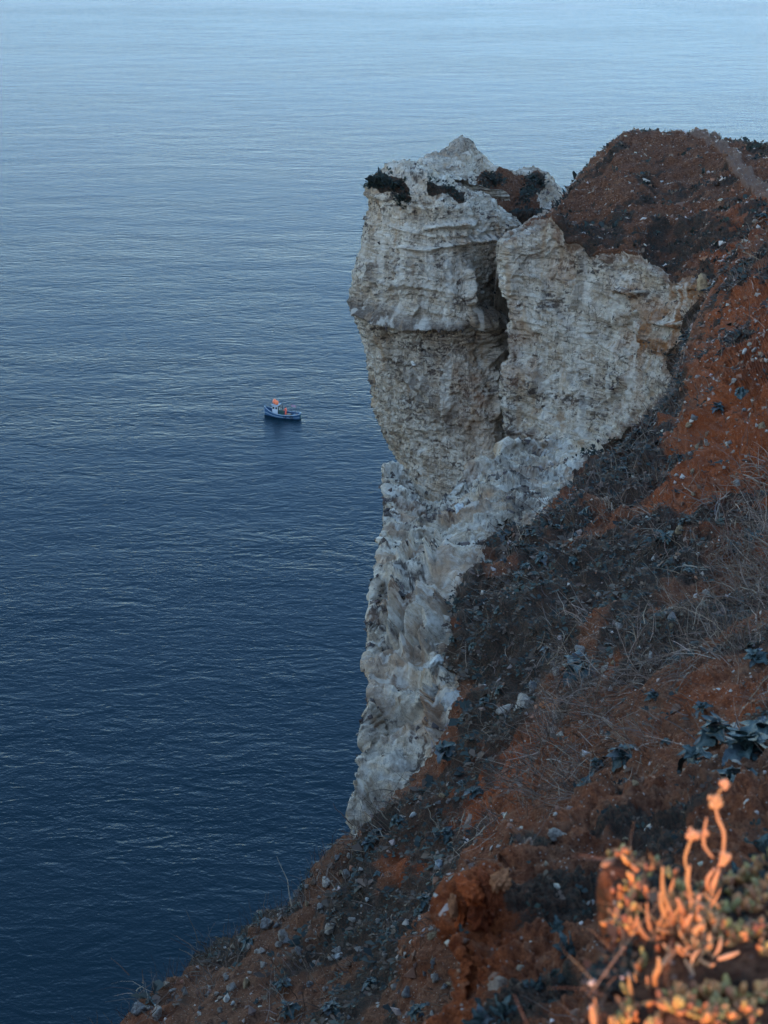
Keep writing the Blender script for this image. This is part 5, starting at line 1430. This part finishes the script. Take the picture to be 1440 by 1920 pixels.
def boat():
    e = bpy.data.objects.new('fishing_boat', None); COL.objects.link(e)
    e.location = BOAT_P + np.array([0, 0, 0]); e.rotation_euler = (math.radians(2), math.radians(-1), BOAT_A)
    tag(e, 'small blue fishing boat with a white wheelhouse drifting on the open sea', 'boat')
    # stations: x, half beam at gunwale, half beam at waterline, gunwale z, keel z
    X = np.array([-3.55, -3.3, -2.6, -1.5, -.3, .9, 1.9, 2.8, 3.4, 3.75])
    B = np.array([.62, .80, 1.05, 1.24, 1.30, 1.25, 1.05, .68, .32, .03])
    Wt = np.array([.30, .55, .88, 1.12, 1.18, 1.08, .80, .42, .12, .01])
    Z = np.array([1.02, .97, .86, .76, .74, .82, 1.00, 1.28, 1.52, 1.66])
    t = np.linspace(0, len(X) - 1, 37)
    S = crom(np.stack([X, B, Wt, Z], 1), t)
    prof = [(0, -.45), (.55, -.35), (.92, -.05), (1, .12)]
    rows = []
    for x, b, w, z in S:
        r = []
        for f, zz in prof: r.append((x - .1 * (zz < 0), w * f, zz))
        for k in (.33, .66, 1): r.append((x, w + (b - w) * k, .12 + (z - .12) * k))
        rows.append(r)
    def strip(name, a, b, mat, off=0.0, par=e):
        V, F = [], []; m = b - a + 1
        for side in (1, -1):
            o0 = len(V)
            for r in rows:
                for x, y, z in r[a:b + 1]: V.append((x, side * (y + off), z))
            for i in range(len(rows) - 1):
                for j in range(m - 1):
                    q = (o0 + i * m + j, o0 + (i + 1) * m + j, o0 + (i + 1) * m + j + 1, o0 + i * m + j + 1)
                    F.append(q if side == 1 else q[::-1])
        return V, F
    V, F = strip('hull', 0, 6, B_BLUE)
    n0 = len(V) // 2; m = 7      # transom
    F.append(tuple(list(range(0, m)) + list(range(n0 + m - 1, n0 - 1, -1))))
    hull = from_lists('hull', V, F, B_BLUE, e)
    def rail(name, k, r, mat, par, dz=0):
        for side in (1, -1):
            tube(name, [(rw[k][0], side * (rw[k][1] + .02), rw[k][2] + dz) for rw in rows[::3]], r, mat, par, 6, 36)
    rail('gunwale', 6, .075, B_PALE, e); rail('rubbing_strake', 4, .055, B_PALE, hull, -.06)
    tube('gunwale', [(-3.55, -.62, 1.03), (-3.55, 0, 1.06), (-3.55, .62, 1.03)], .07, B_PALE, e)
    tube('stem_post', [(3.72, 0, -.1), (3.78, 0, .9), (3.80, 0, 1.72)], .07, B_PALE, e)
    # deck
    V, F = [], []
    for r in rows: V += [(r[5][0], -r[5][1] * .96, .34 + max(0, r[6][2] - 1) * .9), (r[5][0], r[5][1] * .96, .34 + max(0, r[6][2] - 1) * .9)]
    F = [(2 * i, 2 * i + 2, 2 * i + 3, 2 * i + 1) for i in range(len(rows) - 1)]
    from_lists('deck', V, F, B_DARK, e)
    # wheelhouse
    h = box('wheelhouse', (1.35, 0, 1.32), (1.15, 1.35, 1.9), B_WHITE, e, bev=.06)
    box('roof', (1.33, 0, 2.32), (1.5, 1.6, .09), B_PALE, e)
    for y in (-.42, 0, .42): box('window', (.59, y, .48), (.03, .32, .42), B_GLASS, h)
    for x in (-.28, .28):
        for sd_ in (1, -1): box('window', (x, sd_ * .685, .45), (.36, .03, .42), B_GLASS, h)
    box('door', (-.585, .25, -.15), (.03, .5, 1.4), B_GREEN, h)
    box('engine_casing', (.25, 0, .85), (.75, .95, .95), B_GREEN, e); box('canopy', (.45, 0, 2.05), (.8, 1.2, .05), B_DARK, e)
    for sd_ in (1, -1): tube('canopy_post', [(.12, sd_ * .5, .4), (.12, sd_ * .5, 2.05)], .03, B_DARK, e)
    box('fish_hold', (-1.2, -.1, .5), (.8, .9, .3), B_WOOD, e)
    tube('mast', [(.95, 0, 2.3), (.95, 0, 3.6)], .04, B_PALE, e); tube('antenna', [(1.75, .4, 2.3), (1.8, .42, 3.4)], .015, B_PALE, e)
    lamp = box('searchlight', (2.05, .15, 2.25), (.25, .3, .22), B_BLACK, e)
    tube('exhaust_pipe', [(.2, -.35, 1.2), (.2, -.35, 2.5)], .05, B_DARK, e)
    for x, y in ((-1.75, 0), (-2.75, .1)): tube('flag_pole', [(x, y, .4), (x + .02, y, 2.7)], .025, B_BLACK, e)
    box('rudder', (-3.68, 0, .1), (.25, .06, 1.2), B_TEAL, e)
    for x in (-.9, -2.2): tube('tyre_fender', [(x + .25 * math.cos(a), 1.27, .45 + .25 * math.sin(a)) for a in np.linspace(0, 6.28, 11)], .06, B_BLACK, e)
    def loose(name, loc, label, cat, build, group=None):
        # things carried on board: placed from the boat's own frame
        q = Matrix.Translation(e.location) @ e.rotation_euler.to_matrix().to_4x4()
        o = build(); o.matrix_world = q @ Matrix.Translation(loc) @ o.matrix_local.to_3x3().to_4x4(); tag(o, label, cat, group)
        return o
    def buoy(r):
        def f():
            V, F = uvgrid_sphere(16, 10); V = V * r; V[:, 2] *= 1.15; V[V[:, 2] > r * .9, 2] += .06
            return from_lists('buoy', V, F.tolist(), B_ORANGE)
        return f
    loose('buoy', (1.75, -.25, 2.75), 'large orange ball buoy on the front of the wheelhouse roof', 'buoy', buoy(.42), 'orange buoys on the wheelhouse roof')
    loose('buoy', (1.15, .2, 2.72), 'paler orange ball buoy at the back of the wheelhouse roof', 'buoy', buoy(.38), 'orange buoys on the wheelhouse roof')
    def flag():
        V, F = [], []
        for i in range(9):
            for j in range(4): V.append((-i * .12, .04 * math.sin(i * 1.1 + j * .3), -j * .14 - i * .012))
        F = [(i * 4 + j, i * 4 + j + 1, (i + 1) * 4 + j + 1, (i + 1) * 4 + j) for i in range(8) for j in range(3)]
        F += [f[::-1] for f in F]
        return from_lists('flag', V, F[:24], B_PINK)
    loose('flag', (-1.75, 0, 2.65), 'faded pink flag strung between the two poles at the stern', 'flag', flag)
    def crate():
        o = bpy.data.objects.new('fish_crate', None); COL.objects.link(o)
        for sx in (1, -1): box('side', (sx * .28, 0, .14), (.03, .4, .28), B_PALE, o)
        for sy in (1, -1): box('side', (0, sy * .2, .14), (.59, .03, .28), B_PALE, o)
        box('bottom', (0, 0, .015), (.56, .4, .03), B_DARK, o); return o
    loose('fish_crate', (-2.3, .45, .4), 'pale open fish crate on the near side of the stern deck', 'crate', crate, 'fish crates on the stern deck')
    loose('fish_crate', (-2.45, -.35, .4), 'pale open fish crate on the far side of the stern deck', 'crate', crate, 'fish crates on the stern deck')
    def nets():
        rs = np.random.RandomState(4); V, F = uvgrid_sphere(18, 10); V = V * np.array([.5, .4, .28]) * (1 + .35 * pn(V, 3, 2))[:, None]
        return from_lists('net_heap', V, F.tolist(), B_WOOD)
    loose('net_heap', (-3.0, 0, .55), 'brown heap of fishing net in the very stern of the boat', 'net', nets)
    def person():
        root = bpy.data.objects.new('person', None); COL.objects.link(root)
        def skin(name, pts, edges, rad, mat):
            me = bpy.data.meshes.new(name); me.from_pydata(pts, edges, []); me.materials.append(mat)
            o = bpy.data.objects.new(name, me); COL.objects.link(o); o.parent = root
            mo = o.modifiers.new('skin', 'SKIN'); mo.use_smooth_shade = True
            if not me.skin_vertices: me.attributes  # layer is made by the modifier below
            return o, me, rad
        J = dict(pel=(0, 0, .92), waist=(.03, 0, 1.1), chest=(.10, 0, 1.32), neck=(.16, 0, 1.50), head=(.20, 0, 1.60), top=(.22, 0, 1.70),
                 sl=(.10, .19, 1.42), el=(.20, .26, 1.15), hl=(.42, .18, 1.02), sr=(.10, -.19, 1.42), er=(.22, -.26, 1.16), hr=(.44, -.16, 1.05),
                 kl=(.08, .12, .50), fl=(-.02, .12, .06), tl=(.16, .13, .03), kr=(.04, -.12, .50), fr=(-.08, -.13, .06), tr=(.10, -.14, .03))
        def limb(name, keys, rad, mat, n=10):
            V, F = tube_arrays([J[k] for k in keys], rad, n, 10); return V, F
        def join(name, parts, mat, par):
            Vs, Fs = [], []; o0 = 0
            for V, F in parts:
                Vs += np.asarray(V).tolist(); Fs += [tuple(i + o0 for i in f) for f in F]; o0 = len(Vs)
            o = from_lists(name, Vs, Fs, mat, par)
            rm = o.modifiers.new('fuse', 'REMESH'); rm.mode = 'VOXEL'; rm.voxel_size = .022; rm.use_smooth_shade = True
            return o
        hv, hf = uvgrid_sphere(12, 8); hv = hv * np.array([.10, .08, .125]) + np.array([.20, 0, 1.62])
        nose, nf = uvgrid_sphere(6, 4); nose = nose * .022 + np.array([.30, 0, 1.61])
        hands = []
        for k in ('hl', 'hr'):
            c = np.array(J[k]); hv2, hf2 = uvgrid_sphere(8, 5); hands.append((hv2 * np.array([.05, .035, .045]) + c + np.array([.03, 0, 0]), hf2.tolist()))
            for j in range(4): hands.append(tube_arrays([c + np.array([.06, (j - 1.5) * .02, 0]), c + np.array([.11, (j - 1.5) * .022, -.01]), c + np.array([.13, (j - 1.5) * .022, -.05])], [.011, .010, .008], 4, 6))
        body = join('body', [limb('t', ['pel', 'waist', 'chest', 'neck', 'head'], [.15, .13, .16, .055, .06], None), limb('a', ['chest', 'sl', 'el', 'hl'], [.09, .06, .045, .03], None), limb('b', ['chest', 'sr', 'er', 'hr'], [.09, .06, .045, .03], None),
                             limb('l', ['pel', 'kl', 'fl', 'tl'], [.10, .07, .045, .04], None), limb('r', ['pel', 'kr', 'fr', 'tr'], [.10, .07, .045, .04], None), (hv, hf.tolist()), (nose, nf.tolist())] + hands, B_SKIN, root)
        join('oilskin_jacket', [limb('t', ['pel', 'waist', 'chest', 'neck'], [.20, .19, .21, .08], None), limb('a', ['chest', 'sl', 'el', 'hl'], [.12, .095, .075, .06], None, 9), limb('b', ['chest', 'sr', 'er', 'hr'], [.12, .095, .075, .06], None, 9)], B_RED, root)
        join('oilskin_trousers', [limb('l', ['pel', 'kl', 'fl'], [.17, .11, .09], None), limb('r', ['pel', 'kr', 'fr'], [.17, .11, .09], None)], B_RED, root)
        join('boots', [limb('l', ['fl', 'tl'], [.065, .05], None, 4), limb('r', ['fr', 'tr'], [.065, .05], None, 4)], B_BLACK, root)
        hv3, hf3 = uvgrid_sphere(12, 8); hv3 = hv3 * np.array([.105, .092, .10]) + np.array([.175, 0, 1.665]); join('hair', [(hv3, hf3.tolist())], B_BLACK, root)
        return root
    o = loose('person', (-.75, .15, .36), 'person in orange oilskins working on deck behind the wheelhouse', 'person', person)
boat()
